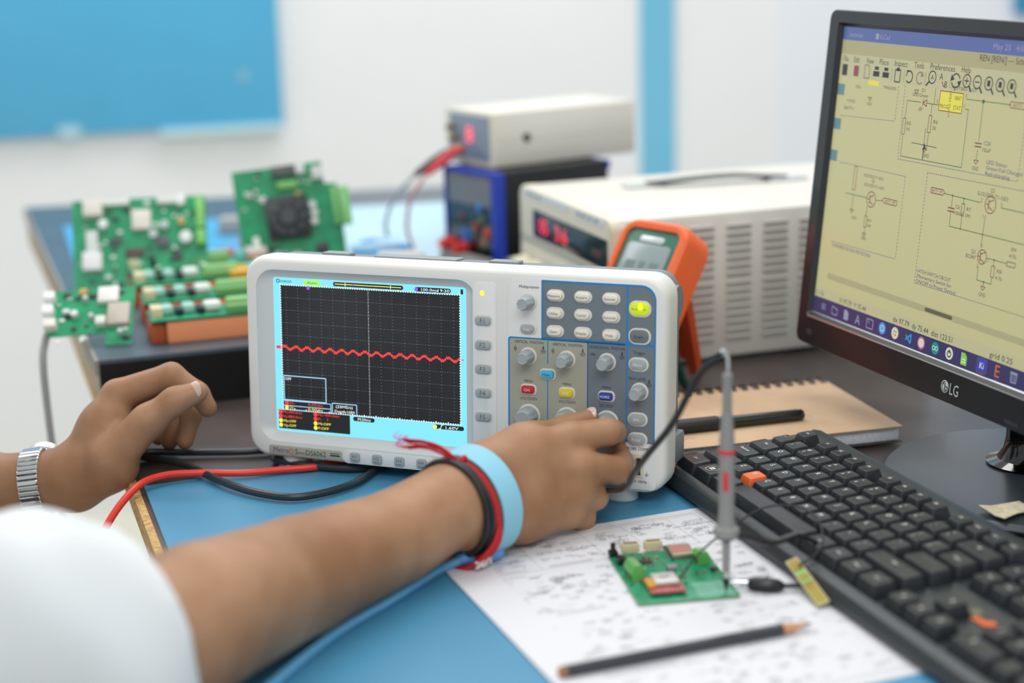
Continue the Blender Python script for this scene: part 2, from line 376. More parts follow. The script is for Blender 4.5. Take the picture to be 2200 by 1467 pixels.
# --- keys right of the screen, below it
q().pad(203.8, 82, 19, 134, 4, 0, .5, .2, T=FP).build('softkey_strip', wplate, scope)
for i, y in enumerate((120.6, 102.3, 84.1, 66, 47.9)):
    q().pad(203.0, y, 14.4, 8.6, 3, .3, .8, .2, T=FP).build('key_surround', wedge, scope)
    b = q().pad(203.0, y, 11.8, 6.2, 2.2, .5, 2.6, .7, T=FP).build('soft_key', btng, scope)
    sq().text('F%d' % (i + 1), 203, y, 5.2, 2.62).build('legend', inkg, b, flat=True)
q().pad(202, 141, 3.4, 4.2, 1.6, 0, .8, .4, T=FP).build('status_light', glow('led_yellow', '#e8f02a', 1.3), scope)
q().pad(51, 6.4, 64.5, 7.6, 2, 0, .5, .2, T=FP).build('name_plate', beige, scope)
m = sq(); m.text('Smart', 47.8, 5.7, 2.6, .55, w=6.5); m.text('S', 43.3, 6.4, 6.4, .55); m.text('DS6062', 60.5, 6.3, 6.2, .55, w=17.5); m.rect(73, 7.4, 81, 8, .55); m.rect(73, 5.4, 81.5, 6.6, .55); m.build('plate_lettering', ink, scope, flat=True)
m = sq(); m.text('Metro', 29.6, 6.8, 6, .55, w=13.5); m.build('maker_lettering', mat('violet_ink', '#4a3f8a', .6), scope, flat=True)
m = sq(); m.text('Q', 38.6, 6.4, 6, .55, w=4); m.build('maker_initial', mat('red_ink', '#d23a34', .6), scope, flat=True)
q().pad(123, 6.6, 76, 10.6, 3, 0, .3, .1, T=FP).build('lower_key_strip', wplate, scope)
for i, x in enumerate((94.7, 113.8, 132.8, 151.6)):
    b = q().pad(x, 6.6, 8.4, 7.6, 2, 0, 1.8, .6, T=FP).build('menu_key', btng, scope)
    m = sq(); m.text('H%d' % (i + 1), x, 7.4, 4, 1.82); m.rect(x - 2.6, 4.0, x + 2.6, 4.5, 1.82); m.build('legend', inkg, b, flat=True)
# --- control panel
q().pad(279.5, 79, 115.5, 151, (11, 11, 3, 3), 0, .3, .1, T=FP).build('panel_overlay', wplate, scope)
m = sq(); m.pad(292.4, 95.6, 87.2, 115.4, (11, .8, .8, .8), .1, .45, n=6); m.pad(268, 56.6, 90.6, 107, (.5, 2, 2, .5), .1, .45); m.build('blue_border', bluep, scope)
m = sq(); m.pad(281.9, 131.4, 63.6, 40.6, .8, .2, .6); m.pad(325, 131.4, 19.6, 40.6, (10, .8, .8, .8), .2, .6, n=6); m.pad(325, 73.6, 19.6, 70.4, .8, .2, .6); m.pad(299.6, 56.6, 28.8, 104.6, .8, .2, .6); m.build('grey_fields', dgrey, scope)
m = sq(); m.pad(254.2, 56.6, 60.4, 104.6, (.5, 1.5, 1.5, .5), .2, .6); m.build('beige_field', beige, scope)
m = sq(); m.rect(253.5, 91.6, 254.3, 108.6, .65); m.rect(253.5, 4.6, 254.3, 79.8, .65); m.build('blue_divider', bluep, scope)
def ring_btn(x, y, w, h, r, mt, s, lm, nm, size, z1=3.4, tw=None, rim=1.3):
    q().pad(x, y, w + 2 * rim, h + 2 * rim, r + rim, .4, 1.1, .3, T=FP, n=6).build('button_surround', mat('pale_button_rim', '#d9d8d0', .4), scope)
    b = q().pad(x - .2, y + .1, w, h, r, .8, z1, .9, T=FP, n=6).build(nm, mt, scope)
    sq().text(s, x - .5, y, size, z1 + .03, w=tw).build('legend', lm, b, flat=True)
    return b
ivory = mat('ivory_button', '#ece6d8', .4)
for s, x, y, tw in (('Measure', 259.6, 142.5, 9.2), ('Acquire', 280.8, 142.5, 8.6), ('Autoset', 302.1, 142.4, 8.6), ('Utility', 259.4, 129.5, 6.6), ('Cursor', 280.8, 129.4, 7.6), ('Autoscale', 302.2, 129, 9.4), ('Save', 259.4, 116.2, 5), ('Display', 280.8, 116.2, 8.2), ('Help', 302.2, 116, 5.4)):
    ring_btn(x + .3, y, 11.2, 6.2, 3.1, ivory, s, ink, 'menu_button', 2.7, tw=tw)
lit = mat('lit_lime_button', '#c3da1e', .35, emit=.25)
b = ring_btn(324, 136.2, 14.2, 9.4, 4.2, lit, 'Run/Stop', mat('olive_ink', '#6f7c1c', .6), 'run_button', 2.6, 2.2, tw=10.6)
q().pad(324.6, 137.8, 3.2, 4.6, .8, 2.15, 2.3, .1, T=FP).build('lamp', glow('button_lamp', '#f3f41a', 1.5), b)
ring_btn(324, 116.3, 14.2, 9.4, 4.2, btnd, 'Single', ink, 'single_button', 2.7, 2.2, tw=7.2)
ring_btn(238.6, 116.8, 10.4, 6, 2.9, btng, 'Copy', inkw, 'copy_button', 2.8, tw=5.2)
for s, x, y, tw in (('Menu', 323.4, 95.8, 6.4), ('50%', 323.2, 55.5, 4.6), ('Force', 323.2, 40.7, 6.2)): ring_btn(x, y, 12.6, 7.8, 3.9, btng, s, inkw, 'trigger_button', 2.9, 2.6, tw=tw)
ring_btn(254.2, 83.8, 10.2, 5.8, 2, mat('light_blue_button', '#4fb4dd', .4), 'Math', ink, 'math_button', 2.8, tw=5.4)
ring_btn(239, 71.3, 10.2, 5.8, 2, mat('red_button', '#c3282c', .4), 'CH1', inkw, 'channel_button', 2.7, tw=4.6)
ring_btn(269, 71, 10.2, 5.8, 2, mat('yellow_button', '#e6cb1c', .4), 'CH2', inkw, 'channel_button', 2.7, tw=4.8)
ring_btn(299.4, 70.7, 10.4, 5.8, 2, mat('navy_button', '#2c3c9a', .4), 'HORIZ', inkw, 'horizontal_button', 2.7, tw=7.4)
def knob(x, y, r, hgt, ring):
    q().pad(x, y, 2 * ring, 2 * ring, ring, .4, 1.2, .4, T=FP, n=8).build('knob_surround', mat('pale_button_rim', '#d9d8d0', .4), scope)
    T = FP @ Matrix.Translation((x, y, 0))
    k_ = q().lathe([(r, 1.0), (r, 4)], T, 32)
    k_.lathe([(r, 3.8), (r * .93, hgt * .62), (r * .86, hgt - 1.2), (r * .76, hgt - .2)], T, 48, 8, .045)
    k_.lathe([(r * .76, hgt - .3), (r * .70, hgt), (r * .58, hgt - .2), (r * .4, hgt - .7), (.01, hgt - .8)], T, 32)
    return k_.build('control_knob', knobm, scope, ang=50)
for x, y in ((238.8, 136.6), (238.8, 96.2), (268.8, 95.7), (299.7, 96), (324.4, 76)): knob(x, y, 5.3, 14, 6.7)
for x in (239.4, 269.4, 300.2): knob(x, 51.6, 7.4, 15, 8.8)
m = sq()
for s, x, y, sz, w in (('Multipurpose', 239.2, 147.8, 2.9, 15.4), ('VERTICAL  POSITION', 239.2, 106.7, 2.9, 23), ('VERTICAL  POSITION', 269.2, 106.5, 2.9, 23), ('HORIZONTAL  POSITION', 299.6, 106.3, 2.9, 27), ('Trigger', 323.9, 104.3, 3, 9), ('TRIG LEVEL', 322.6, 85.2, 3, 14),
                    ('MENU', 239, 77.6, 2.8, 6.8), ('MENU', 269.2, 77.4, 2.8, 6.8), ('MENU', 299.5, 77.1, 2.8, 6.8), ('VOLTS/DIV', 239, 64.3, 3, 13.6), ('VOLTS/DIV', 269.1, 64.1, 3, 13.6), ('SEC/DIV', 299.4, 63.7, 3, 10.8), ('PROBE COMP.', 323.2, 33.7, 3, 18), ('5V 1KHz', 325, 9.4, 2.9, 11)):
    m.text(s, x, y, sz, .68, w=w)
for x, y in ((228.5, 101.5), (257.9, 101.3)):
    m.poly([(x - 1, y + .2), (x, y + 2), (x + 1, y + .2)], .28, .68, closed=True); m.poly([(x - 1, y - .2), (x, y - 2), (x + 1, y - .2)], .28, .68, closed=True)
m.poly([(288.4, 102), (288.4, 100), (286.6, 101)], .28, .68, closed=True); m.poly([(289, 102), (289, 100), (290.8, 101)], .28, .68, closed=True)
for x, y in ((250.4, 101.5), (281, 101.4), (310.9, 101.2), (331.4, 82.2)):
    m.rect(x - .35, y + 1.2, x + .35, y + 3, .68); m.face([(x - .9, y + 1.6, .68), (x, y + .5, .68), (x + .9, y + 1.6, .68)])
    m.poly([(x - .9, y + .3), (x - 1.9, y - 1.2), (x + 1.9, y - 1.2), (x + .9, y + .3)], .3, .68, closed=True); m.line(x, y - 1.2, x, y + .3, .3, .68); m.text('zero', x, y - 2, 1.7, .68)
m.line(330.3, 17, 330.3, 15, .3, .5)
for k, w in enumerate((3, 2, 1)): m.line(330.3 - w / 2, 15 - k * .7, 330.3 + w / 2, 15 - k * .7, .3, .5)
m.build('panel_lettering', ink, scope, flat=True)
m = q().pad(323.2, 20.8, 10, 17.6, .8, .1, .8, .2, T=FP); m.build('probe_terminal', mat('aged_ivory', '#d2cdb8', .5), scope)
m = q().bx((324.2, -.9, 20.6), (3.2, .6, 12.5)); m.build('terminal_slot', blackm, scope)
m = q(); m.bx((322.6, -1.4, 24.6), (1.2, 1, 3.6)); m.bx((322.6, -1.4, 16.6), (1.2, 1, 3.6)); m.build('terminal_pin', tin, scope)
for x in (239.4, 269.4, 297):
    q().lathe([(7, .3), (7, 2), (5, 2.2), (5, 12), (3.4, 12)], FP @ Matrix.Translation((x, 20, 0)), 20).build('signal_socket', tin, scope)

# ------------------------------------------------------------------ computer monitor (local mm on the lit display: x along it, y into it, z up)
my = -1.2189; mt = .1051
mx_ = Vector((math.cos(my), math.sin(my), 0)); mb_ = Vector((-math.sin(my), math.cos(my), 0))
mz_ = Vector((mb_.x * math.sin(mt), mb_.y * math.sin(mt), math.cos(mt))); mn_ = mz_.cross(mx_)
MX = frame((.4671, .1018, .0935), mx_, mn_, mz_)
mon = thing('computer_monitor', 'black computer monitor showing a yellow circuit schematic', 'monitor', MX)
bz = mat('brushed_black_bezel', '#202427', .3, bump=.08, bs=500, coat=.2)
LW, LH = 416, 236.4
cx, cy = LW / 2, LH / 2
ow, oh, ocx, ocy = LW + 33, LH + 41.5, LW / 2, LH / 2 - 7.5
q().loft([L3(ow, oh, 8, ocx, ocy, 16, 4), L3(ow, oh, 8, ocx, ocy, -3, 4), L3(ow - 1.6, oh - 1.6, 7, ocx, ocy, -4.2, 4), L3(LW + 6, LH + 6, 2, cx, cy, -4.2, 4), L3(LW + .4, LH + .4, .5, cx, cy, .4, 4)], True, False).build('bezel', bz, mon)
q().loft([L3(ow - 4, oh - 4, 8, ocx, ocy, 15, 4), L3(ow - 30, oh - 30, 20, ocx, ocy, 34, 4), L3(ow - 120, oh - 110, 30, ocx, ocy - 10, 44, 4)], False, True).build('rear_shell', black, mon)
m = q(); m.add([(-2, -4.3, -3.4), (LW + 2, -4.3, -3.4), (LW + 2, .2, -.2), (-2, .2, -.2)], [(0, 1, 2, 3)]); m.add([(-2, -4.4, -4.6), (LW + 2, -4.4, -4.6), (LW + 2, -4.3, -3.2), (-2, -4.3, -3.2)], [(0, 1, 2, 3)])
m.build('silver_lip', mat('silver_strip', '#d3d7da', .22, metal=.7), mon)
ms = q().box((cx, .8, cy), (LW, 1, LH)).build('screen', glow('display_yellow', '#d9d5a0', .57), mon)
def uq(): return M(.001, T=FP)
z1 = .0
Z1 = -.25                                                             # just proud of the panel
def R(m, *a): m.rect(*a, -.22)
m = uq(); R(m, 0, 226, LW, LH); m.build('title_bar', glow('display_blue', '#5c70ad', .62), ms, flat=True)
m = uq(); R(m, 0, 0, LW, 13.3); m.build('taskbar', glow('display_indigo', '#403c6c', .62), ms, flat=True)
m = uq(); R(m, 0, 214.8, LW, 226); m.build('window_header', glow('display_tan', '#bcb68a', .6), ms, flat=True)
m = uq(); R(m, 0, 196.6, LW, 214.8); R(m, 0, 13.3, LW, 22); m.build('menu_bar', glow('display_pale', '#d4d1a4', .57), ms, flat=True)
m = uq(); R(m, 16, 30.4, LW, 35.4); m.build('scroll_track', glow('display_olive', '#b9b68c', .62), ms, flat=True)
m = uq(); m.pad(174.6, 33, 35, 3.0, 1.4, .2, .26); m.build('scroll_thumb', glow('display_dark_olive', '#737259', .5), ms)
m = uq()
for y in (186, 158, 132): m.rect(.8, y - 4.5, 11, y + 4.5, .24)
m.build('side_tools', glow('display_teal', '#6f9aa0', .55), ms, flat=True)
def t(m, s, x, y, h, w=None, al='c'): m.text(s, x, y, h, .3, w=w, al=al)
dk = glow('display_dark', '#3d4046', .35)
m = uq()
for s, x, w in (('File', 8.6, 7), ('Edit', 24.6, 8), ('View', 44.2, 11), ('Place', 64.3, 12.6), ('Inspect', 87.8, 17.6), ('Tools', 112, 12.6), ('Preferences', 142.4, 31), ('Help', 171.6, 11)): t(m, s, x, 210.9 + .012 * x, 6.4, w)
m.build('menu_lettering', dk, ms, flat=True); m = uq()
t(m, 'REN [REN/] \u2014 Schematic Editor', 186, 222.6, 6.6, 84, 'l')
m.build('window_title', dk, ms, flat=True); m = uq()
t(m, 'X 97.79  Y 75.44', 59, 17, 5.6, 40); t(m, 'dx 97.79  dy 75.44  dist 123.51', 156.8, 17.4, 6, 78); t(m, 'grid 0.25', 253.8, 17.4, 6, 26); t(m, 'Z 1.76', 8, 17, 5, 12)
m.build('status_lettering', dk, ms, flat=True); m = uq()
r_ = m.ring
r_(130.8, 204.6, 4.6, .9, .3); m.line(127.4, 201.2, 123.6, 197.8, 1.4, .3); t(m, 'A', 130.8, 204.6, 5.4)
t(m, 'A', 142.2, 206, 7); t(m, 'B', 148.8, 200.6, 7)
for a0, a1 in ((.3, 2.8), (3.45, 5.95)): r_(160.5, 204.2, 5, 1, .3, a0=a0, a1=a1)
m.face([(155.2, 208.4, .3), (153.8, 203.4, .3), (158.6, 205, .3)]); m.face([(165.6, 200, .3), (167.4, 205, .3), (162.4, 203.4, .3)])
for i, x in enumerate((173.8, 186.4, 199.8, 213, 226)):
    r_(x, 205, 4.6, .9, .3); m.line(x + 3.2, 201.6, x + 6.4, 197.6, 1.5, .3)
    if i < 2: m.line(x - 2.6, 205, x + 2.6, 205, .9, .3)
    if i == 0: m.line(x, 202.4, x, 207.6, .9, .3)
    if i > 1: m.rect(x - 1.7, 203, x + 1.7, 207.2, .3)
m.poly([(97, 203), (97.4, 207.6), (100, 206.6)], 1, .3); r_(100.6, 202.8, 4.4, 1.1, .3, a0=-2.4, a1=2.2)
m.poly([(84.8 - 3.6, 197.8), (84.8 - 3.6, 207), (84.8 + 3.6, 207), (84.8 + 3.6, 197.8)], 1, .3, closed=True); m.rect(83, 206, 86.6, 208.6, .3)
for x in (54.9, 68.3): m.rect(x - 4.4, 199.8, x + 4.4, 204, .3); m.rect(x - 2.8, 205, x + 2.8, 207.6, .3)
m.poly([(37.8, 197.6), (37.8, 207.8), (42.6, 207.8), (45, 205.6), (45, 197.6)], .6, .3, closed=True)
m.rect(4.6, 197.6, 12, 206.6, .3)
m.rect(76.5, 198, 76.8, 208, .3); m.rect(93.6, 198, 93.9, 208, .3); m.rect(122, 198, 122.3, 208, .3); m.rect(154, 198, 154.3, 208, .3)
m.build('toolbar_icons', dk, ms, flat=True)
m = uq(); r_ = m.ring; r_(114.9, 202.8, 4.4, 1.1, .3, a0=.9, a1=5.5); m.face([(117, 208, .3), (120, 204.4, .3), (115.4, 203.8, .3)]); m.build('greyed_icon', glow('display_grey', '#9a9878', .5), ms, flat=True)
m = uq(); m.rect(22, 198, 29, 206.4, .3); m.poly([(143.6, 202.4), (146.4, 198.6), (147.8, 200.4)], .9, .3)
m.build('red_icon', glow('display_rose', '#a8505a', .5), ms, flat=True)
lav = glow('display_lavender', '#a9b0cc', .55)
m = uq(); t(m, 'Activities', 20, 230.6, 5.4, 20); t(m, 'KiCad', 61.5, 230.8, 5.4, 14); m.rect(48.4, 228.6, 52.8, 233, .3); t(m, 'May 23   4:06 PM', 224, 231.3, 6, 48)
for k in range(3): m.line(13, 4.9 + k * 1.8, 19, 4.9 + k * 1.8, .7, .3)
m.poly([(29.6, 3.4), (29.6, 9.6), (32.6, 9.6), (33.6, 8.6), (37.6, 8.6), (37.6, 3.4)], .8, .3, closed=True)
m.face([(48, 2.6, .3), (54.6, 2.6, .3), (54.6, 8.4, .3), (52.4, 10.6, .3), (48, 10.6, .3)])
m.text('A', 68.8, 6.4, 11, .3)
m.poly([(82.2, 3), (82.2, 10.2), (91.2, 10.2), (91.2, 3)], .8, .3, closed=True); m.line(84, 8.6, 86, 7, .7, .3)
m.poly([(267.4, 3.4), (266.8, 9.4), (273.4, 9.4), (272.8, 3.4)], .9, .3, closed=True); m.line(266, 10.2, 274, 10.2, 1, .3); m.line(269, 4.4, 269, 8.6, .7, .3); m.line(271.2, 4.4, 271.2, 8.6, .7, .3)
m.build('light_lettering', lav, ms, flat=True)
def app(nm, col, *fn):
    m = uq()
    for f in fn: f(m)
    m.build(nm, glow('app_' + nm, col, .7), ms, flat=True)
wd_ = lambda x, r, z=.3: (lambda m: m.disc(x, 6.9, r, z, n=24))
app('round_browser_icon', '#4f9ee2', wd_(104.6, 4.7)); app('browser_icon_core', '#cfe4f6', lambda m: m.ring(104.6, 6.9, 2.3, .7, .34))
app('chat_icon', '#d9d9b8', wd_(122.4, 4.7))
for nm, col, dx, dy in (('chat_red', '#c9483f', 1, -1.4), ('chat_green', '#3f9f5a', 1.4, 1.2), ('chat_yellow', '#d5a52b', -1.4, -1), ('chat_blue', '#3a9bc0', -1, 1.4)):
    app(nm, col, lambda m, dx=dx, dy=dy: m.line(122.4 + dx - .9, 6.9 + dy, 122.4 + dx + .9, 6.9 + dy, 1.1, .34))
app('code_icon', '#2a9bd4', lambda m: m.poly([(137, 8.8), (144, 3.4), (144, 10.4), (137, 5)], 1.5, .3))
app('cat_icon', '#b06a9c', wd_(158, 4.9)); app('cat_icon_core', '#e0d6c4', wd_(158, 3.6, .34))
app('board_icon', '#12938c', wd_(176.2, 4.7)); app('board_icon_loop', '#d5e6d8', lambda m: (m.ring(174.5, 6.9, 1.5, .6, .34), m.ring(177.9, 6.9, 1.5, .6, .34)))
app('disc_icon', '#dcdccc', wd_(194, 4.6)); app('disc_icon_core', '#3a4460', lambda m: (m.ring(194, 6.6, 2.2, 1, .34), m.line(194, 7, 194, 10, 1.2, .34)))
app('sheet_icon', '#8fcf5a', lambda m: m.face([(208.6, 2.4, .3), (215.6, 2.4, .3), (215.6, 8.8, .3), (213, 11.4, .3), (208.6, 11.4, .3)])); app('sheet_icon_lines', '#e8efd0', lambda m: (m.line(209.8, 4.6, 214.4, 4.6, .8, .34), m.line(209.8, 6.6, 214.4, 6.6, .8, .34)))
app('active_tile', '#544c70', lambda m: m.pad(233.6, 6.7, 13.4, 12.4, 3, .2, .27)); app('active_icon', '#3f48c2', lambda m: m.pad(233.6, 7.1, 9.4, 8.8, 1.4, .2, .31)); app('active_lettering', '#eeeedd', lambda m: m.text('Ki', 233.6, 7.1, 6.6, .36))
app('orange_icon', '#d87432', lambda m: m.text('E', 251.6, 7.2, 12.5, .3))
app('running_marks', '#b04a4a', lambda m: [m.disc(x, .9, .5, .3, n=8) for x in (86.7, 104.6, 122.4, 158, 194, 232, 233.6, 235.2, 250.8, 252.4)])
# schematic
grn, red, blu, nav = glow('wire_green', '#4d8452', .4), glow('symbol_red', '#8e4a46', .42), glow('note_blue', '#4a4f96', .42), glow('label_teal', '#52625a', .36)
m = uq(); w = .55
P = lambda pts: m.poly(pts, w, .3)
P([(101.6, 172), (102, 185), (120, 185)]); P([(128, 185), (137, 185), (137, 197)]); P([(101.4, 158), (101.6, 142.3), (180.3, 142.8), (180, 184.8), (176, 184.8)]); P([(131.2, 142.5), (131.2, 153)]); P([(143, 185), (134.8, 185), (134.6, 177)]); P([(134.6, 163), (134.6, 150)])
P([(176, 192), (228, 192.4)]); P([(196.4, 192), (196.7, 164)]); P([(196.7, 158), (196.6, 150)])
P([(163, 121.6), (208, 121)]); P([(174.2, 121.4), (174.3, 113)]); P([(188.2, 121.2), (188.2, 117)]); P([(174.3, 109), (174.6, 98.8), (290, 99.4)]); P([(188.2, 109), (188.4, 98.9)]); P([(215.4, 113), (215, 90)]); P([(232, 120.6), (330, 121)]); P([(223, 83.4), (246, 83.4)]); P([(232, 83.4), (232, 79)]); P([(231.8, 71), (231.8, 66), (215, 66), (215, 76)]); P([(223.2, 66), (223.2, 62.6)])
m.disc(196.4, 192, 1.5, .32)
for x, y in ((174.2, 121.4), (188.2, 121.2), (188.4, 98.9), (215, 99), (232, 83.4), (223.2, 66)): m.disc(x, y, .8, .32)
P([(63.6, 98), (63.6, 90)]); P([(63.6, 81), (63.6, 76)]); P([(30, 104), (62, 104.4)]); P([(42, 104), (42, 92)]); P([(74, 104), (84, 105)])
m.build('schematic_wires', grn, ms, flat=True)
m = uq()
def box(x0, y0, x1, y1, ww=.6): m.poly([(x0, y0), (x1, y0), (x1, y1), (x0, y1)], ww, .32, closed=True)
box(99.6, 159, 103, 171.4); box(132.8, 163.6, 136.4, 176.4); box(186.6, 108.6, 190, 117.4); box(230, 71, 233.6, 79); box(246.4, 81.8, 255.6, 85); box(62, 81, 65.4, 90)
def gnd(x, y): m.poly([(x - 2.6, y), (x + 2.6, y), (x, y - 2.8)], .6, .32, closed=True)
for x, y in ((131.4, 151), (196.6, 150), (223.2, 62.6), (63.6, 76), (42, 92), (112.6, 193.6), (50, 183)): gnd(x, y)
for x, y in ((196.7, 161), (174.3, 111)): m.line(x - 4, y + 1.2, x + 4, y + 1.2, .9, .32); m.line(x - 4, y - 1.2, x + 4, y - 1.2, .9, .32)
for x, y in ((219.6, 121), (217.8, 83.2), (68.2, 103.8)):
    m.ring(x, y, 6.2 if y != 83.2 else 5.2, .7, .32); m.line(x - 2, y - 3.4, x - 2, y + 3.4, .9, .32); m.line(x - 5, y, x - 2, y, .7, .32); m.line(x - 2, y + 1.6, x + 3, y + 3.8, .7, .32); m.line(x - 2, y - 1.6, x + 3, y - 3.8, .7, .32)
m.poly([(127.6, 187.6), (127.6, 182.4), (123, 185)], .7, .32, closed=True); m.line(122.8, 182.2, 122.8, 187.8, .7, .32); m.line(121, 181.6, 117.6, 179, .6, .32); m.line(123, 181, 119.6, 178.4, .6, .32)
m.poly([(146.6, 120), (162, 120), (164, 122), (162, 124), (146.6, 124)], .6, .32, closed=True); m.poly([(228, 190.4), (244, 190.4), (244, 194.6), (228, 194.6), (226, 192.4)], .6, .32, closed=True); m.poly([(86, 103.6), (104, 103.6), (104, 107.6), (86, 107.6), (84, 105.6)], .6, .32, closed=True)
box(143.4, 181.2, 172, 195.6, .6); box(39.4, 108, 43.4, 127)
t(m, 'BATT+_MF', 154.4, 122, 3.4, 13.4); t(m, 'BATT+', 235.4, 192.5, 3.4, 10); t(m, 'BATT+_MF', 95, 105.6, 3.2, 14)
for s, x, y in (('3', 175.4, 194.4), ('1', 174.6, 187.2), ('5', 141, 187.4), ('2', 156.6, 178.8), ('4', 160.2, 197.6), ('2', 209, 123), ('3', 232, 122.6), ('1', 213, 112), ('3', 215.6, 91), ('1', 225, 82), ('2', 213.6, 76)): t(m, s, x, y, 4)
m.build('schematic_symbols', red, ms, flat=True)
m = uq(); m.rect(143.4, 181.2, 172, 195.6, .27); m.rect(45, 192.6, 60, 196.4, .27); m.build('yellow_chip', glow('display_bright_yellow', '#e2d94e', .74), ms, flat=True)
m = uq()
for s, x, y, h, wd2 in (('VBAT', 165.8, 191.8, 4.4, 9), ('PROG', 149.8, 184.6, 4.4, 10.4), ('STAT', 166, 184.8, 4.4, 9), ('D1', 121.8, 194.2, 4, 4.4), ('GND', 112, 190.4, 4, 8), ('Green', 122.6, 190.4, 4, 11), ('R5', 107.6, 168, 4, 5.4), ('1K', 107.6, 163.6, 4, 4.6), ('R6', 141.8, 172.2, 4, 5.4), ('2K', 141.2, 167.6, 4, 4.8),
                    ('GND', 134.6, 146.4, 4, 8), ('C24', 206.8, 163.2, 4.2, 7.6), ('10uF', 207.2, 158.4, 4.2, 9.4), ('GND', 196.7, 144.2, 4, 7.6), ('Q2', 220.2, 131.2, 4, 4.8), ('Si2323DS-T1-GE3', 220.8, 127.4, 4, 35), ('C6', 182, 114.2, 4, 5), ('100nF', 184, 109.6, 4, 11), ('R7', 195.4, 114.2, 4, 5), ('1M', 195, 109.4, 4, 5),
                    ('Q3', 207, 85.4, 4, 5), ('BC847', 204.8, 81.4, 4, 11.6), ('R8', 239.2, 76.4, 4, 5), ('4.7k', 239.6, 71.6, 4, 8), ('R9', 252, 94, 4, 5), ('4.7k', 251.8, 89.4, 4, 8), ('GND', 223.4, 56.8, 4, 8), ('MCP73831-2-OT', 172, 199, 3.6, 30), ('Q', 68, 118.6, 3.6, 4), ('SI2323DS-T1-GE3', 70, 114.6, 3.4, 28), ('SI2323DS-T1-GE3', 68, 121.8, 3.4, 28), ('GND', 46.6, 86, 3.6, 7.4), ('GND', 63.6, 72, 3.6, 7.4), ('R?', 69.4, 87, 3.4, 5), ('10K', 69.4, 83, 3.4, 6), ('GND', 50, 178, 3.4, 7), ('GND', 31, 190, 3.4, 7), ('TP4056SMD', 76, 192.4, 3.6, 18)):
    t(m, s, x, y, h, wd2)
m.text('VSS VDD', 156.4, 188.6, 4, .3, rot=PI / 2)
m.build('schematic_lettering', nav, ms, flat=True)
m = uq()
def dash(x0, y0, x1, y1):
    d = math.hypot(x1 - x0, y1 - y0); n = int(d / 2.6)
    for k in range(n): a, b = k / n, (k + .6) / n; m.line(x0 + (x1 - x0) * a, y0 + (y1 - y0) * a, x0 + (x1 - x0) * b, y0 + (y1 - y0) * b, .5, .3)
dash(96.8, 196, 98.2, 139.6); dash(98.2, 139.6, 246, 141); dash(246, 141, 246, 197); dash(88, 195, 88.4, 167.8); dash(8, 165, 88.4, 167.8)
dash(139.6, 134, 139.8, 50); dash(139.8, 50, 300, 50.6); dash(139.6, 134, 300, 136); dash(16.6, 127.6, 111.4, 127.6); dash(111.4, 127.6, 111, 63.2); dash(16, 62, 111, 63.2)
for s, x, y, wd2 in (('LED Status', 209, 150.4, 23), ('Green-Full Charged', 209, 146.4, 41), ('Red-charging', 209, 142.4, 28), ('LATCH SWITCH CIRCUIT', 141.4, 60, 43), ('(Momentary Switch for', 141.4, 56, 45), ('ON/OFF to Power Device)', 141.4, 52, 51), ('12V REVERSE VOLTAGE PROTECTION', 18, 59.6, 58), ('+3V3', 16, 178, 12), ('BATT+', 14, 172, 14)): t(m, s, x, y, 4, wd2, 'l')
m.build('schematic_notes', blu, ms, flat=True)
m = uq(); m.line(114, 154, 147, 153.6, .5, .34); m.line(130.2, 166.4, 130.6, 142.8, .5, .34); m.face([(130.4, 156, .36), (130.8, 149.6, .36), (132.4, 151.2, .36), (134.4, 150.6, .36)]); m.build('cursor_cross', dk, ms, flat=True)
m = uq()
for i in range(46):
    for j in range(26):
        x, y = 18 + i * 5.2, 40 + j * 6
        m.rect(x - .1, y - .1, x + .1, y + .1, .25)
m.build('dot_grid', glow('display_grid', '#a9a57e', .55), ms, flat=True)
# bezel writing and marks
lgm = mat('silver_lettering', '#cfd4d6', .35)
m = M(.001, T=FP); m.text('LG', 211, -16.6, 12.2, 4.5, w=10.4)
m.disc(199.4, -16.6, 4.7, 4.4, n=28); m.build('maker_logo', lgm, mon, flat=True)
m = M(.001, T=FP); m.poly([(199.6, -14.0), (199.6, -18.8), (201.4, -18.8)], .8, 4.6); m.ring(199.6, -16.6, 3.6, .6, 4.6, a0=PI * .5, a1=2 * PI); m.line(200.6, -16.6, 203.4, -16.6, .8, 4.6); m.disc(197.8, -14.8, .6, 4.6, n=8); m.build('logo_face', bz, mon, flat=True)
m = M(.001, T=FP); m.text('MENU/%', 279, -23.4, 4, 4.4, w=15); m.poly([(1, -18.5), (1, -15.5), (8, -15.5), (8, -18.5)], .5, 4.4, closed=True); m.text('LED', 4.5, -17, 2.6, 4.4); m.build('bezel_lettering', mat('dim_grey_ink', '#5b6164', .5), mon, flat=True)
# stand: neck and round base on the bench
base_c = Vector((.5985, -.0750, 0))
m = M(); pr = []
m.lathe([(.100, .0004), (.110, .002), (.112, .005), (.108, .0085), (.06, .0115), (.03, .0125)], Matrix.Translation(base_c + mx_ * .018) @ Matrix.Rotation(my, 4, 'Z') @ Matrix.Diagonal((1.10, 1.05, 1, 1)), 56)
m.build('base', mat('satin_black_base', '#353c43', .3, coat=.1), mon, world=True)
m = M(); B0 = base_c
m.lathe([(.030, .0115), (.031, .014), (.023, .017), (.0185, .024), (.017, .034), (.017, .046)], Matrix.Translation(B0), 32); m.build('neck_collar', blackg, mon, world=True)
m = M(); L = []
for z, hw, hd, sh in ((.040, .0145, .014, 0), (.066, .020, .013, .004), (.1, .030, .012, .010), (.16, .030, .012, .016)):
    c = B0 + mb_ * sh; L.append([c + mx_ * a + mb_ * b + Vector((0, 0, z)) for a, b in rr(2 * hw, 2 * hd, .008, 3)])
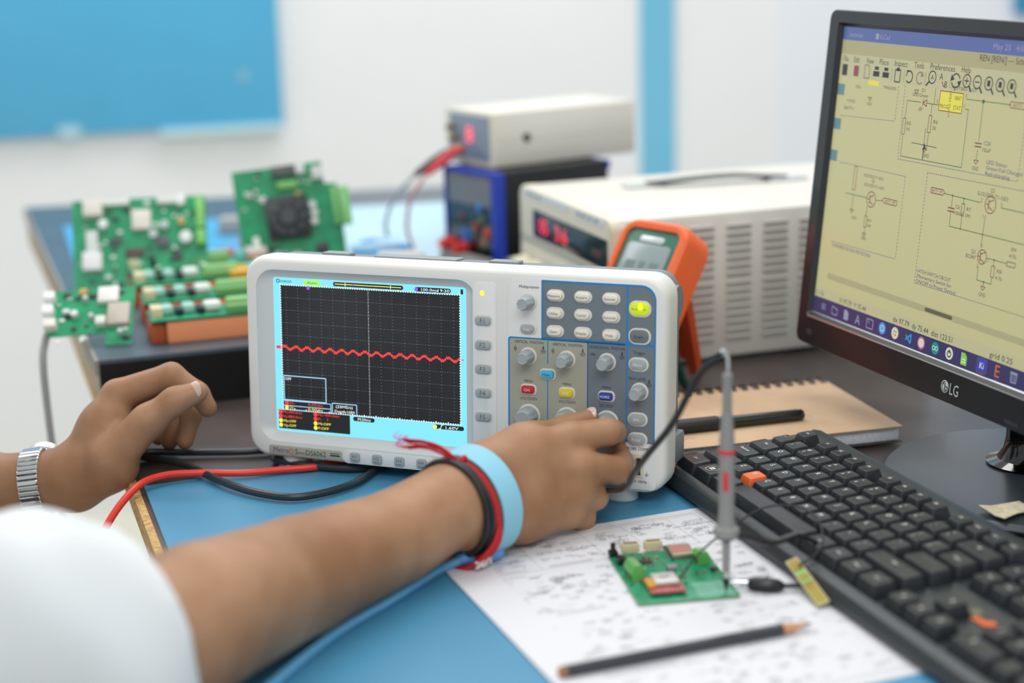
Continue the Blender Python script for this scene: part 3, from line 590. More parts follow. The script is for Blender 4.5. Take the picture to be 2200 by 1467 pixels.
m.loft(L); m.build('neck', mat('neck_black', '#0d0d0f', .32), mon, world=True)
tape = M(); T0 = [(.5369, -.160), (.5661, -.1555), (.572, -.150), (.5752, -.1748), (.556, -.181), (.5391, -.1868)]
tape.prism([(x, y) for x, y in ((.536, -.166), (.544, -.168), (.566, -.1600), (.572, -.179), (.558, -.184), (.546, -.194), (.541, -.188))], .0122, .0128)
tag(tape.build('masking_tape', mat('beige_tape', '#cfc4a6', .8, var=.2, vs=200, bump=.3, bs=700)), 'torn strip of beige masking tape on the black monitor base', 'tape')

# ------------------------------------------------------------------ keyboard (local mm: x towards the number pad, y towards the monitor)
ka = math.degrees(-1.2469)
KX = rotz(.4111, -.0787, .0024, ka)
kbd = thing('computer_keyboard', 'black computer keyboard with one orange X key beside the printed schematic', 'keyboard', KX)
kcase = mat('dark_charcoal_plastic', '#30373a', .36, bump=.1, bs=1200)
def kz(y): return 17.0 + .052 * y                                     # top of the key well
X0, X1 = -52, 404
m = q()
prof = [(-80, 1), (-82.5, 4), (-82, 8.2), (-79, 12.8), (-75, 14.8), (-71.6, 15), (-70, kz(-70) - .8), (50, kz(50)), (57, kz(57) + 1.2), (63, kz(60) - .6), (65, 12), (64, 1)]
def row(x, s=1, dx=0): return [(x, -8 + (y + 8) * s, z if s == 1 else 1 + (z - 1) * (.9 if s > .95 else .7)) for y, z in prof]
m.loft([row(X0 - 4, .93), row(X0 - 1.6, .985), row(X0, 1), row(X1, 1), row(X1 + 3, .94)]); m.build('case', kcase, kbd, ang=28)
for x in (-40, 390):
    for y in (-72, 55): q().cyl((x, y, -2.2), (x, y, 2), 5, n=10).build('foot', black, kbd)
keym = mat('black_keycap', '#272c2f', .34, spec=.4, var=.08, vs=90, bump=.1, bs=1500); orangem = mat('orange_keycap', '#e2662a', .36)
leg = mat('white_key_ink', '#f2f5f5', .5)
KT = Matrix.Rotation(math.atan(.052), 4, 'X')
def key(x, y, w, h, leg_s, size=4.6, nm='key', mt_=None, off=None, top=9.2, cells=None, parent=kbd, kind=None, mesh=None, two=None):
    mm = mesh or q(); zb = kz(y) - .6
    for (x_, y_, w_, h_) in (cells or [(x, y, w, h)]):
        wb, hb = w_ - 1.3, h_ - 1.3; wt, ht = w_ - 5.8, h_ - 6.2
        L = []
        for (a, b, z, oy, r) in ((wb, hb, 0, 0, 1), (wb - .3, hb - .3, 1.2, 0, 1), (wt + .9, ht + .9, top - 1.1, .5, 1.8), (wt + .2, ht + .2, top - .25, .6, 1.9), (wt - 1, ht - 1, top, .6, 1.8), (wt * .55, ht * .55, top - .35, .6, 1.6)):
            L.append([(px + x_, py + y_ + oy, z + zb + .052 * (py + y_ - y)) for px, py in rr(a, b, r, 3)])
        mm.loft(L)
    if mesh: return None
    o = mm.build(nm, mt_ or keym, parent, ang=24)
    ox, oy = off or (-2.3, 2.6)
    m = q()
    zt = zb + top - .1
    def put(s, dx, dy, sz):
        m.text(s, x + dx, y + dy, sz, 0)
    if two: put(two[0], -3, 3.4, 3.6); put(two[1], -3, -1.6, 3.8)
    elif leg_s: put(leg_s, ox, oy, size)
    if m.v:
        for v in m.v: v.z = zt + .052 * (v.y - y)
        m.build('legend', leg, o, flat=True)
    return o
u_ = 19.05
x0 = -35.8
def krow(y, items):
    x = x0
    for s, wu in items:
        w = wu * u_
        if s is not None:
            tw = s if isinstance(s, tuple) else None
            big = (not tw) and len(s) > 1
            key(x + w / 2, y, w, u_, None if tw else s, 3.2 if big else 5.4, two=tw, mt_=orangem if s == 'X' else None, nm='key', off=(-.5, 2) if big else None)
        x += w
FY = 36.2
key(-26.3, FY, 18, 17.6, 'Esc', 3, off=(0, 1.5))
for i in range(4): key(4.6 + i * 20, FY, 18, 17.6, 'F%d' % (i + 1), 3.6, off=(-2, 2))
for i in range(4): key(93 + i * 19.4, FY, 18, 17.6, 'F%d' % (i + 5), 3.6, off=(-2, 2))
for i in range(4): key(180.6 + i * 19.3, FY, 18, 17.6, 'F%d' % (i + 9), 3.6, off=(-2, 2))
krow(16.5, [(('~', '`'), 1)] + [((a, b), 1) for a, b in zip('!@#$%^&*()_+', '1234567890-=')] + [('\u2190', 2)])
krow(-2.5, [('Tab', 1.5)] + [(c, 1) for c in 'QWERTYUIOP'] + [(('{', '['), 1), (('}', ']'), 1)])
krow(-21.55, [('CapsLock', 1.75)] + [(c, 1) for c in 'ASDFGHJKL'] + [((':', ';'), 1), (('"', "'"), 1)])
krow(-40.6, [('Shift', 2.25)] + [(c, 1) for c in 'ZXCVBNM'] + [(('<', ','), 1), (('>', '.'), 1), (('?', '/'), 1), ('Shift', 2.75)])
key(231, -12, 0, 0, 'Enter', 3.2, 'enter_key', cells=[(236, -2.5, 27.6, u_), (231, -21.55, 38.1, u_)], off=(5, 10))
BY = -61
for s, a, b in (('Ctrl', -35.8, -5.4), ('', -5.2, 21), ('Alt', 21.4, 48), ('Alt', 156, 180.6), ('Win', 181, 203), ('Menu', 203.4, 225.6), ('Ctrl', 226, 250)):
    o = key((a + b) / 2, BY, b - a, u_ + 1, s, 3, off=(0, 1))
    if s == '':
        m = q(); X, zt = (a + b) / 2, kz(BY) - .6 + 9.2
        for i in (-1, 1):
            for j in (-1, 1): m.rect(X + i * 1.2 - 1, BY + 1 + j * 1.1 - .9, X + i * 1.2 + 1, BY + 1 + j * 1.1 + .9, zt)
        m.ring(X, BY + 1, 5, .3, zt); m.build('legend', leg, o, flat=True)
key(102.3, BY, 106.6, u_ + 1, '', nm='space_bar', top=9.6)
for r, (y, names) in enumerate(((FY, ('PrtSc', 'ScrLk', 'Pause')), (16.5, ('Ins', 'Home', 'PgUp')), (-2.5, ('Del', 'End', 'PgDn')))):
    for i, s in enumerate(names): key(268.6 + i * u_, y, u_, u_, s, 2.8, off=(0, 1.6))
key(287.6, -41, u_, u_, '\u2191', 5, off=(0, 1))
for i, s in enumerate(('\u2190', '\u2193', '\u2192')): key(268.6 + i * u_, BY, u_, u_, s, 5, off=(0, 1))
for s, i, y in (('1', 0, -40.6), ('2', 1, -40.6), ('3', 2, -40.6), ('4', 0, -21.5), ('5', 1, -21.5), ('7', 0, -2.5)): key(335 + i * u_, y, u_, u_, s, 5, off=(-1, 2))
key(344.5, BY, 2 * u_, u_, '0', 5, off=(-6, 2)); key(373, BY, u_, u_, '.', 5, off=(-1, 2))
rest = q()
for i, y in ((2, -21.5), (1, -2.5), (2, -2.5), (0, 16.5), (1, 16.5), (2, 16.5), (3, 16.5)): key(335 + i * u_, y, u_, u_, '', mesh=rest)
key(0, -12, 0, 0, '', mesh=rest, cells=[(392, -12, u_, 2 * u_)]); key(0, -50, 0, 0, '', mesh=rest, cells=[(392, -50, u_, 2 * u_)])
rest.build('number_pad_keys', keym, kbd, ang=24, kind='stuff')
m = q(); zt = kz(-29); m.add([(297, -34, kz(-34) + .25), (311, -33, kz(-33) + .25), (314, -27, kz(-27) + .25), (308, -24.6, kz(-25) + .25), (305, -29, kz(-29) + .25), (298, -28.6, kz(-28) + .25)], [(0, 1, 2, 3, 4, 5)])
m.build('orange_sticker', orangem, kbd, flat=True)
m = q(); m.add([(286, -28, kz(-28) + .2), (297, -31, kz(-31) + .2), (297, -24, kz(-24) + .2), (289, -22, kz(-22) + .2)], [(0, 1, 2, 3)]); m.build('sticker_residue', mat('olive_residue', '#6d6f57', .7), kbd, flat=True)

# ------------------------------------------------------------------ things on the bench
# printed sheet: local x along the short side, y down the long side (towards the camera)
PX = frame((.3458, -.1268, .0026), -V, U, (0, 0, -1)) @ Matrix.Diagonal((1, 1, -1, 1))
PX = frame(Vector((.3458, -.1268, .0026)) - V * .21, V, -U, (0, 0, 1))        # x: 0..210 along V ; y: 0..-297
sheet = thing('paper_sheet', 'white sheet with a printed circuit schematic under the green board', 'paper', PX)
m = q(); nx, ny = 14, 20
def pz(i, j): return .0 + .9 * max(0, (abs(i / nx - .5) * 2) ** 6) * (0 if i > nx / 2 else 1) * .8
vs = []; fs = []
for t_ in (0, 1):
    for j in range(ny + 1):
        for i in range(nx + 1): vs.append((210 * i / nx, -297 * j / ny, pz(i, j) + .12 * t_))
N1 = (nx + 1) * (ny + 1)
for j in range(ny):
    for i in range(nx):
        a = j * (nx + 1) + i; b, c, d = a + 1, a + nx + 2, a + nx + 1
        fs += [(a, b, c, d), (a + N1, d + N1, c + N1, b + N1)]
m.add(vs, fs); m.build('page', mat('white_paper', '#dcdde2', .8), sheet)
m = q(); r = random.Random(3); z = .22
m.poly([(8, -8), (202, -8), (202, -289), (8, -289)], .25, z, closed=True); m.poly([(11, -11), (199, -11), (199, -286), (11, -286)], .2, z, closed=True)
for y in (-64,): m.line(11, y, 199, y, .2, z)
for x in (60, 108, 140, 176): m.line(x, -11, x, -64, .2, z)
def blurb(x, y, n, w):
    for k in range(n):
        X = x
        while X < x + w:
            a = r.uniform(1, 3.4); m.rect(X, y - k * 2.4, X + a, y - k * 2.4 + .5, z); X += a + .6
def circuit(x, y, w, h, dn=170):
    for k in range(int(w * h / dn) + 2):
        a, b = x + r.random() * w, y - r.random() * h
        if r.random() < .5: m.poly([(a, b), (a + r.uniform(3, 11), b), (a + r.uniform(3, 11), b - r.uniform(-6, 6))], .26, z)
        else: m.poly([(a, b), (a + 4, b), (a + 4, b - 2), (a, b - 2)], .25, z, closed=True)
        if r.random() < .35: m.ring(a, b, 2.2, .3, z, n=12)
        if r.random() < .5: blurb(a, b + 1.6, 1, r.uniform(3, 8))
for a in ((14, -16, 40, 40, 60), (64, -18, 40, 40, 60), (112, -18, 24, 36, 60), (144, -18, 28, 34, 60), (178, -18, 18, 34, 60), (14, -72, 80, 60, 85), (100, -72, 95, 70, 95), (14, -150, 85, 70), (105, -160, 90, 60), (20, -230, 160, 50)): circuit(*a)
for x, y, n, w in ((184, -22, 2, 14), (146, -58, 2, 22), (112, -58, 3, 18), (66, -60, 2, 30), (18, -60, 2, 28), (150, -132, 3, 40), (40, -136, 2, 30), (30, -226, 3, 44), (120, -222, 3, 50)): blurb(x, y, n, w)
for k, (s, x, y) in enumerate((('NTC', 155, -16), ('MCU SECTION', 80, -14), ('MOTOR CONNECTOR', 188, -30), ('POWER SECTION', 34, -70))): m.text(s, x, y, 3, z, rot=0)
m.build('printed_schematic', mat('printer_ink', '#70707a', .8), sheet, flat=True)

def comp(par, nm, mt_, c, d, b=.4, T=None): return q().box(c, d, b, T).build(nm, mt_, par)
# green board with the probe on it: local x along its short top edge, y towards the monitor-far end
PB = rotz(.3118, -.2598, .0030, 8.5)
pcb = thing('circuit_board', 'small populated green circuit board lying on the printed schematic', 'circuit board', PB)
m = q()
m.T = Matrix(((1, -.02, 0, 0), (0, 1, 0, 0), (0, 0, 1, 0), (0, 0, 0, 1)))
m.pad(0, 0, 65, 84, 1, .2, 1.8, .1); m.build('board', mat('bright_green_mask', '#12966a', .3, var=.3, vs=90), pcb)
m = q(); m.pad(0, 0, 65.4, 84.4, 1, .5, 1.3); m.build('board_edge', pcbe, pcb)
PI_ = PB.inverted()
def at(x, y): v = PI_ @ Vector((x, y, .006)); return v.x * 1000, v.y * 1000
# terminal blocks
def term(par, x, y, n, ax, mt_=gterm, h=10, nm='terminal_block'):
    T = Matrix.Translation((x, y, 1.8)) @ Matrix.Rotation(math.radians(ax), 4, 'Z'); L = n * 5.08
    m = q(); m.prism([(-4.2, 0), (4.2, 0), (4.2, h * .62), (2.4, h), (-2.2, h), (-4.2, h * .7)], -L / 2, L / 2, T @ Matrix(((0, 0, 1, 0), (1, 0, 0, 0), (0, 1, 0, 0), (0, 0, 0, 1))))
    o = m.build(nm, mt_, par)
    m = q()
    for k in range(n): X = -L / 2 + 2.54 + k * 5.08; m.cyl((X, .1, h - .3), (X, .1, h + .15), 1.5, n=10, T=T)
    m.build('screw', tin, o)
    m = q()
    for k in range(n): X = -L / 2 + 2.54 + k * 5.08; m.bx((X, -4.2, 3), (3.2, .3, 3.6), T)
    m.build('wire_entry', mat('dark_green_recess', '#23492a', .7), o)
x, y = at(.2868, -.2635); term(pcb, x, y, 3, -82, h=11)
x, y = at(.3325, -.2405); term(pcb, x, y, 2, -82, h=9)
jst = mat('ivory_connector', '#dccfa8', .5)
for p in ((.2876, -.2165), (.3033, -.2127)):
    x, y = at(*p); o = q(); o.box((x, y, 4.8), (12, 5.2, 6), .3); o = o.build('pin_header', jst, pcb); q().bx((x, y - .2, 7.7), (9.6, 3, .5)).build('socket', mat('brown_recess', '#6d5b3d', .7), o)
    m = q()
    for k in range(4): m.cyl((x - 3.6 + 2.4 * k, y, 7), (x - 3.6 + 2.4 * k, y, 9), .3, n=6)
    m.build('pin', tin, o)
x, y = at(.3205, -.2215)
md = q().box((x, y, 2.3), (18, 25, .9), .1, ).build('radio_module', mat('module_board', '#2b4a3c', .4), pcb)
q().box((x, y - 2.5, 4.2), (15.4, 17.6, 2.9), .4).build('shield_can', mat('shield_metal', '#c9bda8', .3, metal=.7), md)
m = q(); m.rect(x - 6.6, y - 10, x + 6.4, y + 5.2, 5.7); m.build('red_marking', mat('faded_red_ink', '#b5796d', .5), md, flat=True)
m = q()
for k in range(14):
    for s in (-1, 1): m.bx((x + s * 9, y - 11 + k * 1.5, 2.2), (.9, .8, 1.1))
for k in range(9): m.bx((x - 6 + k * 1.5, y - 12.5, 2.2), (.8, .9, 1.1))
m.build('solder_castellation', tin, md)
x, y = at(.3042, -.283)
gs = q().box((x, y, 4.4), (23, 26, 1), .1, Matrix.Rotation(0, 4, 'Z')).build('sim_module', mat('red_module_board', '#b4524f', .4, var=.3, vs=150), pcb)
q().box((x + 1.5, y + 4.5, 6.6), (15.4, 15.8, 2.8), .5).build('shield_can', mat('white_metal', '#dcdad6', .32, metal=.35), gs)
m = q(); m.rect(x - 2, y + 5, x + 5, y + 5.8, 8.1); m.rect(x - 2, y + 3, x + 3, y + 3.6, 8.1); m.build('can_marking', inkg, gs, flat=True)
for dx, dy in ((-9, 2.5), (-9, -4)): q().box((x + dx, y + dy, 6.4), (5.4, 4.2, 3), .6).build('tantalum_capacitor', mat('amber_capacitor', '#dba63b', .4), gs)
m = q()
for k in range(8):
    m.cyl((x - 8 + k * 2.4, y - 11.3, 4.9), (x - 8 + k * 2.4, y - 11.3, 5.6), .7, n=8); m.cyl((x + 10.2, y - 9 + k * 2.4, 4.9), (x + 10.2, y - 9 + k * 2.4, 5.4), .6, n=8)
m.build('solder_joint', tin, gs)
m = q()
for s in (-1, 1):
    for k in range(6): m.cyl((x + s * 9.8, y - 10 + k * 2.5, 1.7), (x + s * 9.8, y - 10 + k * 2.5, 4.2), .4, n=6)
m.build('pin', tin, gs)
x, y = at(.2757, -.2235); b = comp(pcb, 'push_button', black, (x, y, 3.6), (6, 6, 3.6)); q().cyl((x, y, 5), (x, y, 10.5), 1.7, n=12).build('plunger', mat('dark_plum_plastic', '#2a1a22', .4), b)
x, y = at(.2805, -.238); comp(pcb, 'push_button', black, (x, y, 4), (6.4, 7, 4.4))
x, y = at(.3395, -.2545); b = comp(pcb, 'antenna_socket', black, (x, y, 2.9), (4.6, 4.6, 2)); q().cyl((x, y, 3.4), (x, y, 7), .8, n=8).build('pin', tin, b)
x, y = at(.312, -.2525); comp(pcb, 'inductor', mat('grey_inductor', '#85898a', .5), (x, y, 3.6), (6.5, 6.5, 3.6), .8)
x, y = at(.2965, -.2375); comp(pcb, 'driver_chip', mat('brown_chip', '#4a3434', .4), (x, y, 2.6), (8, 5, 1.5), .2)
r = random.Random(11)
spots = []
while len(spots) < 46:
    X, Y = r.uniform(-30, 30), r.uniform(-26, 38)
    wx, wy, _ = PB @ Vector((X / 1000, Y / 1000, 0))
    ok = all(abs(X - a) > 3 or abs(Y - b_) > 2.4 for a, b_ in spots)
    for (px, py, hw, hh) in ((.2868, -.2635, 6, 9), (.3325, -.2405, 6, 8), (.3205, -.2215, 11, 14), (.3042, -.283, 13, 15), (.2876, -.2165, 7, 4), (.3033, -.2127, 7, 4), (.312, -.2525, 5, 5), (.2757, -.2235, 5, 5), (.2805, -.238, 5, 5)):
        ax, ay = at(px, py)
        if abs(X - ax) < hw and abs(Y - ay) < hh: ok = False
    if X > 8 and Y < -8: ok = False
    if ok: spots.append((X, Y))
smd = [mat('smd_black', '#23262a', .4), mat('smd_brown', '#7a5540', .5), mat('smd_tan', '#b59c78', .5)]
for i, (X, Y) in enumerate(spots):
    a, b_ = (2.2, 1.3) if r.random() < .5 else (1.3, 2.2)
    o = comp(pcb, 'surface_component', smd[i % 3], (X, Y, 2.3), (a, b_, 1), .1)
    m = q(); dx, dy = (a * .5, 0) if a > b_ else (0, b_ * .5)
    for s in (-1, 1): m.bx((X + s * dx, Y + s * dy, 2.2), (.7 if a > b_ else 1.35, 1.35 if a > b_ else .7, 1.1))
    m.build('solder_cap', tin, o)
m = q()
for i in range(9):
    for j in range(9): m.ring(9 + i * 2.54, -38 + j * 2.54, .75, .5, 1.86, n=8)
m.build('prototyping_pads', mat('pale_pads', '#9fd0bd', .4), pcb, flat=True)
# flat antenna strip on its thin lead
A0, A1 = Vector((.3869, -.2694, .0165)), Vector((.3991, -.3171, .0060))
d = (A1 - A0).normalized(); sd = Vector((.93, .1, .30)); sd = (sd - d * sd.dot(d)).normalized(); sd = -sd; AX = frame((A0 + A1) / 2, sd, d, sd.cross(d))
ant = thing('antenna_strip', 'small gold and green antenna strip leaning on the keyboard front edge', 'antenna', AX)
Ln = (A1 - A0).length * 1000
q().box((0, 0, 0), (8.2, Ln, 1), .1).build('backing', mat('pale_fibre_board', '#c6bb8a', .5), ant)
m = q(); m.rect(-3.4, -Ln / 2 + 1, 3.4, -Ln / 2 + 14, .58); m.rect(-3.4, -Ln / 2 + 17, 3.4, -Ln / 2 + 24, .58); m.rect(-3.4, -Ln / 2 + 26, 3.4, Ln / 2 - 1, .58); m.build('gold_film', mat('olive_gold_film', '#96761f', .4, metal=.3, hx2='#85842a', vs=60), ant, flat=True)
m = q(); m.rect(-3.4, -Ln / 2 + 14, 3.4, -Ln / 2 + 17, .58); m.rect(-3.4, -Ln / 2 + 24, 3.4, -Ln / 2 + 26, .58); m.build('green_film', mat('green_film', '#6cc06a', .4), ant, flat=True)
gx = PB @ Vector((.001 * (at(.3042, -.283)[0] + 10), .001 * (at(.3042, -.283)[1] + 2), .0065))
m = M(); m.tube(smooth([gx, gx + Vector((.015, .014, .012)), (.352, -.243, .030), (.378, -.223, .036), (.400, -.226, .036), (.4085, -.243, .033), (.409, -.258, .028), (.4035, -.272, .022), (.390, -.279, .0165)], 8), .0007, 6); m.build('lead', blackm, ant, world=True)
# oscilloscope probe standing on the board
PT = Vector((.3424, -.2912, .0052))
prX = frame(PT, (1, 0, 0), (0, 1, 0), (.004, .004, 1)); prb = thing('oscilloscope_probe', 'grey oscilloscope probe with red bands standing upright on the green board', 'probe', prX)
grey = mat('probe_grey_plastic', '#8e8d8b', .45)
q().lathe([(.25, 0), (.9, 3), (1.9, 5.5), (2.2, 9.5)], n=16).build('tip', black, prb)
q().lathe([(2.2, 9.5), (2.4, 13.5)], n=16).build('metal_collar', tin, prb)
q().lathe([(2.35, 13.5), (2.55, 34), (2.6, 36)], n=20).build('shaft', grey, prb)
q().lathe([(2.6, 36), (7.2, 37), (8.3, 39.5), (8.0, 42), (5.6, 44.5), (5.0, 52), (4.8, 60), (5.2, 66), (5.15, 85), (4.7, 98), (4.3, 106), (3.4, 116), (3.15, 118)], n=28).build('body', grey, prb)
q().lathe([(4.8, 90.6), (5.35, 91), (5.3, 93.4), (4.7, 93.8)], n=24).build('red_band', mat('red_plastic', '#cf3a3c', .4), prb)
m = q(); m.pad(-1.2, 74, 3.4, 13, 1.6, 4.6, 5.5, .3, T=FP); m.build('red_switch', MATS['red_plastic'], prb)
m = q()
for k in range(7): m.lathe([(3.1, 117 + 3.2 * k), (3.1, 119 + 3.2 * k), (2.5, 119.2 + 3.2 * k), (2.5, 120.2 + 3.2 * k)], n=16)
m.lathe([(3.1, 139.4), (3, 141.5), (1.4, 142)], n=16); m.build('strain_relief', mat('pale_grey_rubber', '#8f918d', .5), prb)
hk = [PT + Vector(v) for v in ((.0006, 0, .140), (.0008, 0, .147), (.0002, .001, .153), (-.0022, .002, .1555), (-.0035, .003, .151))]
m = M(); m.tube(smooth(hk, 6), .0013, 8); m.build('metal_loop', steel, prb, world=True)
SI = lambda a, b, o: Vector(SX @ Vector((a / 1000, -o / 1000, b / 1000)))
m = M(); m.tube(smooth([PT + Vector((-.0026, .002, .154)), PT + Vector((-.016, .008, .139)), Vector((.3125, -.262, .108)), Vector((.2985, -.243, .082)), Vector((.2905, -.222, .062)), Vector((.2850, -.200, .044)), SI(300, 8, 26), SI(286, 14, 26), SI(297.5, 19, 15), SI(297.2, 20, 9)], 10), [.0022] * 91, 10); m.build('cable', mat('black_cable', '#17181a', .3), prb, world=True)
m = M(); m.tube(smooth([PT + Vector((.003, .001, .0375)), PT + Vector((.014, .006, .034)), PT + Vector((.030, .013, .027)), PT + Vector((.048, .018, .030))], 8), .0024, 8)
m.lathe([(.0058, .0355), (.0062, .037), (.0058, .0385)], Matrix.Translation(PT), 20); m.build('ground_sleeve', black, prb, world=True)
m = M(); m.tube(smooth([PT + Vector((.048, .018, .030)), (.405, -.262, .0235), (.404, -.285, .014), (.396, -.292, .009), (.379, -.288, .0065)], 8), .0014, 8); m.build('ground_wire', black, prb, world=True)
clp = M(); c0 = Vector((.357, -.2845, .0075)); c1 = Vector((.3795, -.2885, .0065))
clp.tube([c0, c0.lerp(c1, .15), c0.lerp(c1, .5), c0.lerp(c1, .85), c1], [.0032, .0046, .005, .0042, .0022], 10); clp.build('clip_boot', black, prb, world=True)
m = M(); m.tube([c0, c0 + Vector((-.008, .0008, .0006)), c0 + Vector((-.0125, .001, -.0012))], [.0016, .0011, .0006], 8); m.tube([c0 + Vector((0, 0, -.002)), c0 + Vector((-.008, .0008, -.0028))], [.0012, .0008], 8); m.build('clip_jaw', steel, prb, world=True)
# pencil
p0, p1 = Vector((.2336, -.4050, .0062)), Vector((.3862, -.3466, .0062)); d = (p1 - p0).normalized(); ln = (p1 - p0).length * 1000
NX = frame(p0, Vector((0, 0, 1)).cross(d).normalized(), Vector((0, 0, 1)), d)
pen = thing('pencil', 'dark grey wooden pencil lying on the printed schematic', 'pencil', NX)
q().lathe([(3.6, 3.5), (3.6, ln - 20)], n=6).build('shaft', mat('graphite_lacquer', '#33363d', .28, coat=.3), pen, ang=20)
wood = mat('pencil_wood', '#d29a72', .6, var=.15, vs=300)
q().lathe([(2.6, 0), (3.5, 1), (3.6, 3.6)], n=12).build('raw_end', mat('worn_pencil_end', '#a9734c', .6, var=.4, vs=400), pen)
q().lathe([(3.6, ln - 20.2), (3.3, ln - 18), (1.2, ln - 5)], n=18).build('sharpened_wood', wood, pen); q().lathe([(1.2, ln - 5.1), (.3, ln)], n=10).build('lead', mat('graphite', '#2d2f33', .35), pen)
# notebook, marker
na = math.radians(13.8); NB = frame((.5254, .0164, .0024), (math.cos(na), math.sin(na), 0), (-math.sin(na), math.cos(na), 0), (0, 0, 1))
nb = thing('spiral_notebook', 'brown kraft spiral notebook lying behind the keyboard', 'notebook', NB)
Wn, Hn = 205, 152
m = q()
m.box((-Wn / 2, Hn / 2 + 2, 6.6), (Wn - 2, Hn - 6, 11.8), .3); m.build('pages', mat('notebook_pages', '#dfe3ea', .8, var=.12, vs=400), nb)
q().box((-Wn / 2, Hn / 2, 13.1), (Wn, Hn, 1), .3).build('cover', mat('kraft_card', '#c9ab8a', .75, var=.1, vs=25, bump=.1, bs=300), nb)
q().box((-Wn / 2, Hn / 2, .4), (Wn, Hn, .7), .2).build('back_cover', mat('dark_card', '#3c3a38', .7), nb)
m = q()
for k in range(19):
    X = -6 - k * 10.6
    m.tube([(X, Hn - 5.5 + 9 * math.cos(a), 8 + 8.2 * math.sin(a)) for a in [2.4 - j * 4.9 / 12 for j in range(13)]], .95, 6)
    m.tube([(X + 2.8, Hn - 5.5 + 9 * math.cos(a), 8 + 8.2 * math.sin(a)) for a in [2.4 - j * 4.9 / 12 for j in range(13)]], .95, 6)
m.build('spiral_wire', mat('dark_wire', '#3b3d40', .3, metal=.7), nb)
m = q(); rs = random.Random(5); m.poly([(-188 + k * 1.5, 20 + rs.uniform(-2, 2) + k * .3) for k in range(14)], .5, 13.66); m.poly([(-120, 52), (-60, 55), (-58, 47)], .4, 13.66); m.build('scribble', mat('brown_pencil_mark', '#7d6345', .8), nb, flat=True)
a0, a1 = Vector((.4480, .0405, .0205)), Vector((.318, .0052, .0212)); d = (a1 - a0).normalized(); LX = frame(a0, d.cross(Vector((0, 0, 1))).normalized(), d.cross(d.cross(Vector((0, 0, 1)))).normalized(), d)
mk = thing('marker_pen', 'black marker pen lying across the kraft notebook', 'pen', LX)
q().lathe([(3.6, -1), (4.6, .6), (4.7, 4), (4.9, 5), (5.1, 60), (5.4, 76)], n=24).build('barrel', mat('gloss_black_barrel', '#15181a', .22, coat=.3), mk)
q().lathe([(5.9, 74), (6.3, 76), (6.3, 132), (5.2, 134)], n=24).build('cap', blackm, mk)
m = q(); m.box((0, 7.2, 96), (4, 1.8, 44), .6); m.build('clip', blackm, mk)
m = q()
T = Matrix.Rotation(math.radians(-28), 4, 'Z') @ Matrix(((0, 1, 0, 0), (0, 0, 1, 0), (1, 0, 0, 0), (0, 0, 0, 1)))
m.text('CD / DVD', 11, 0, 3.6, 5.16, w=9, T=Matrix.Rotation(math.radians(-20), 4, 'Z') @ Matrix(((0, 1, 0, 0), (0, 0, 1, 0), (1, 0, 0, 0), (0, 0, 0, 1))))
m.text('PERMANENT MARKER  \u2022  1.0 mm', 45, 0, 2.2, 5.25, w=50, T=Matrix.Rotation(math.radians(-20), 4, 'Z') @ Matrix(((0, 1, 0, 0), (0, 0, 1, 0), (1, 0, 0, 0), (0, 0, 0, 1))))
m.build('barrel_lettering', mat('pale_print', '#9aa0a0', .5), mk, flat=True)
# loose test cables in front of the oscilloscope
redc = mat('red_cable', '#e23a2a', .35); blkc = mat('charcoal_cable', '#2b3034', .32)
def cable(nm, pts, r, ma, lab, cat='cable', k=8): return tag(M().tube(smooth(pts, k), r, 10).build(nm, ma), lab, cat)
cable('test_cable', [(.10, .02, .006), (.0625, -.0154, .0062), (.0269, -.0240, .0062), (-.0013, -.0305, .0066), (-.0337, -.0330, .0085), (-.0610, -.0440, .0105), (-.0775, -.066, .008), (-.0945, -.093, -.012), (-.106, -.120, -.045), (-.112, -.135, -.12), (-.110, -.130, -.30)], .0029, redc, 'red test cable drooping over the bench front edge')
cable('test_cable', [(.115, .01, .0062), (.1031, -.0283, .0062), (.0886, -.0630, .0066), (.0661, -.0850, .0068), (.0425, -.0915, .0068), (.0125, -.0763, .007), (-.0166, -.0487, .0075), (-.0480, -.0085, .0068), (-.072, .0130, .0055), (-.0885, .0215, .0055), (-.093, .030, .0055), (-.084, .0345, .0055), (-.0486, .0335, .0045), (-.001, .0330, .0045), (.04, .045, .0045), (.08, .06, .0045)], .0030, blkc, 'thick black cable looping on the mat in front of the oscilloscope')
cable('test_cable', [(.018, .03, .0045), (.0197, .004, .0062), (.044, -.0128, .0066), (.0782, -.0253, .0066), (.104, -.022, .0066), (.14, .0, .0066)], .0028, blkc, 'short black cable tucked right under the oscilloscope front')

# ------------------------------------------------------------------ instruments and boards behind the oscilloscope
metal_c = mat('cream_painted_metal', '#d9d7cd', .45, var=.03, vs=10)
PB0 = Vector((.3085, .2592, 0)); pw = Vector((-.317, .9484, 0)); pd = Vector((.9484, .317, 0))
psu = thing('power_supply', 'large cream bench power supply with side vents and red digits on its front', 'power supply', frame(PB0, pd, pw, (0, 0, 1)))
m = q(); m.box((182, 131, 75), (356, 258, 143.6), 5); m.build('case', metal_c, psu)
bez = mat('cream_front_bezel', '#ddd9c6', .45)
TP = Matrix(((0, 0, -1, 8), (-1, 0, 0, 262), (0, 1, 0, 0), (0, 0, 0, 1)))
m = q(); m.pad(131, 75.5, 262, 145, 12, -6, 10, 4, T=TP, n=5); m.build('front_bezel', bez, psu)
m = q(); m.pad(150, 113, 208, 29, 2, 9, 10.6, .4, T=TP); m.build('display_window', mat('smoked_window', '#1d2e38', .15), psu)
m = q(); m.text('05', 78, 113, 22, 10.9, T=TP, w=24); m.text('3.6', 131, 113, 22, 10.9, T=TP, w=32); m.build('red_digits', glow('led_red', '#ff2433', 1.2), psu, flat=True)
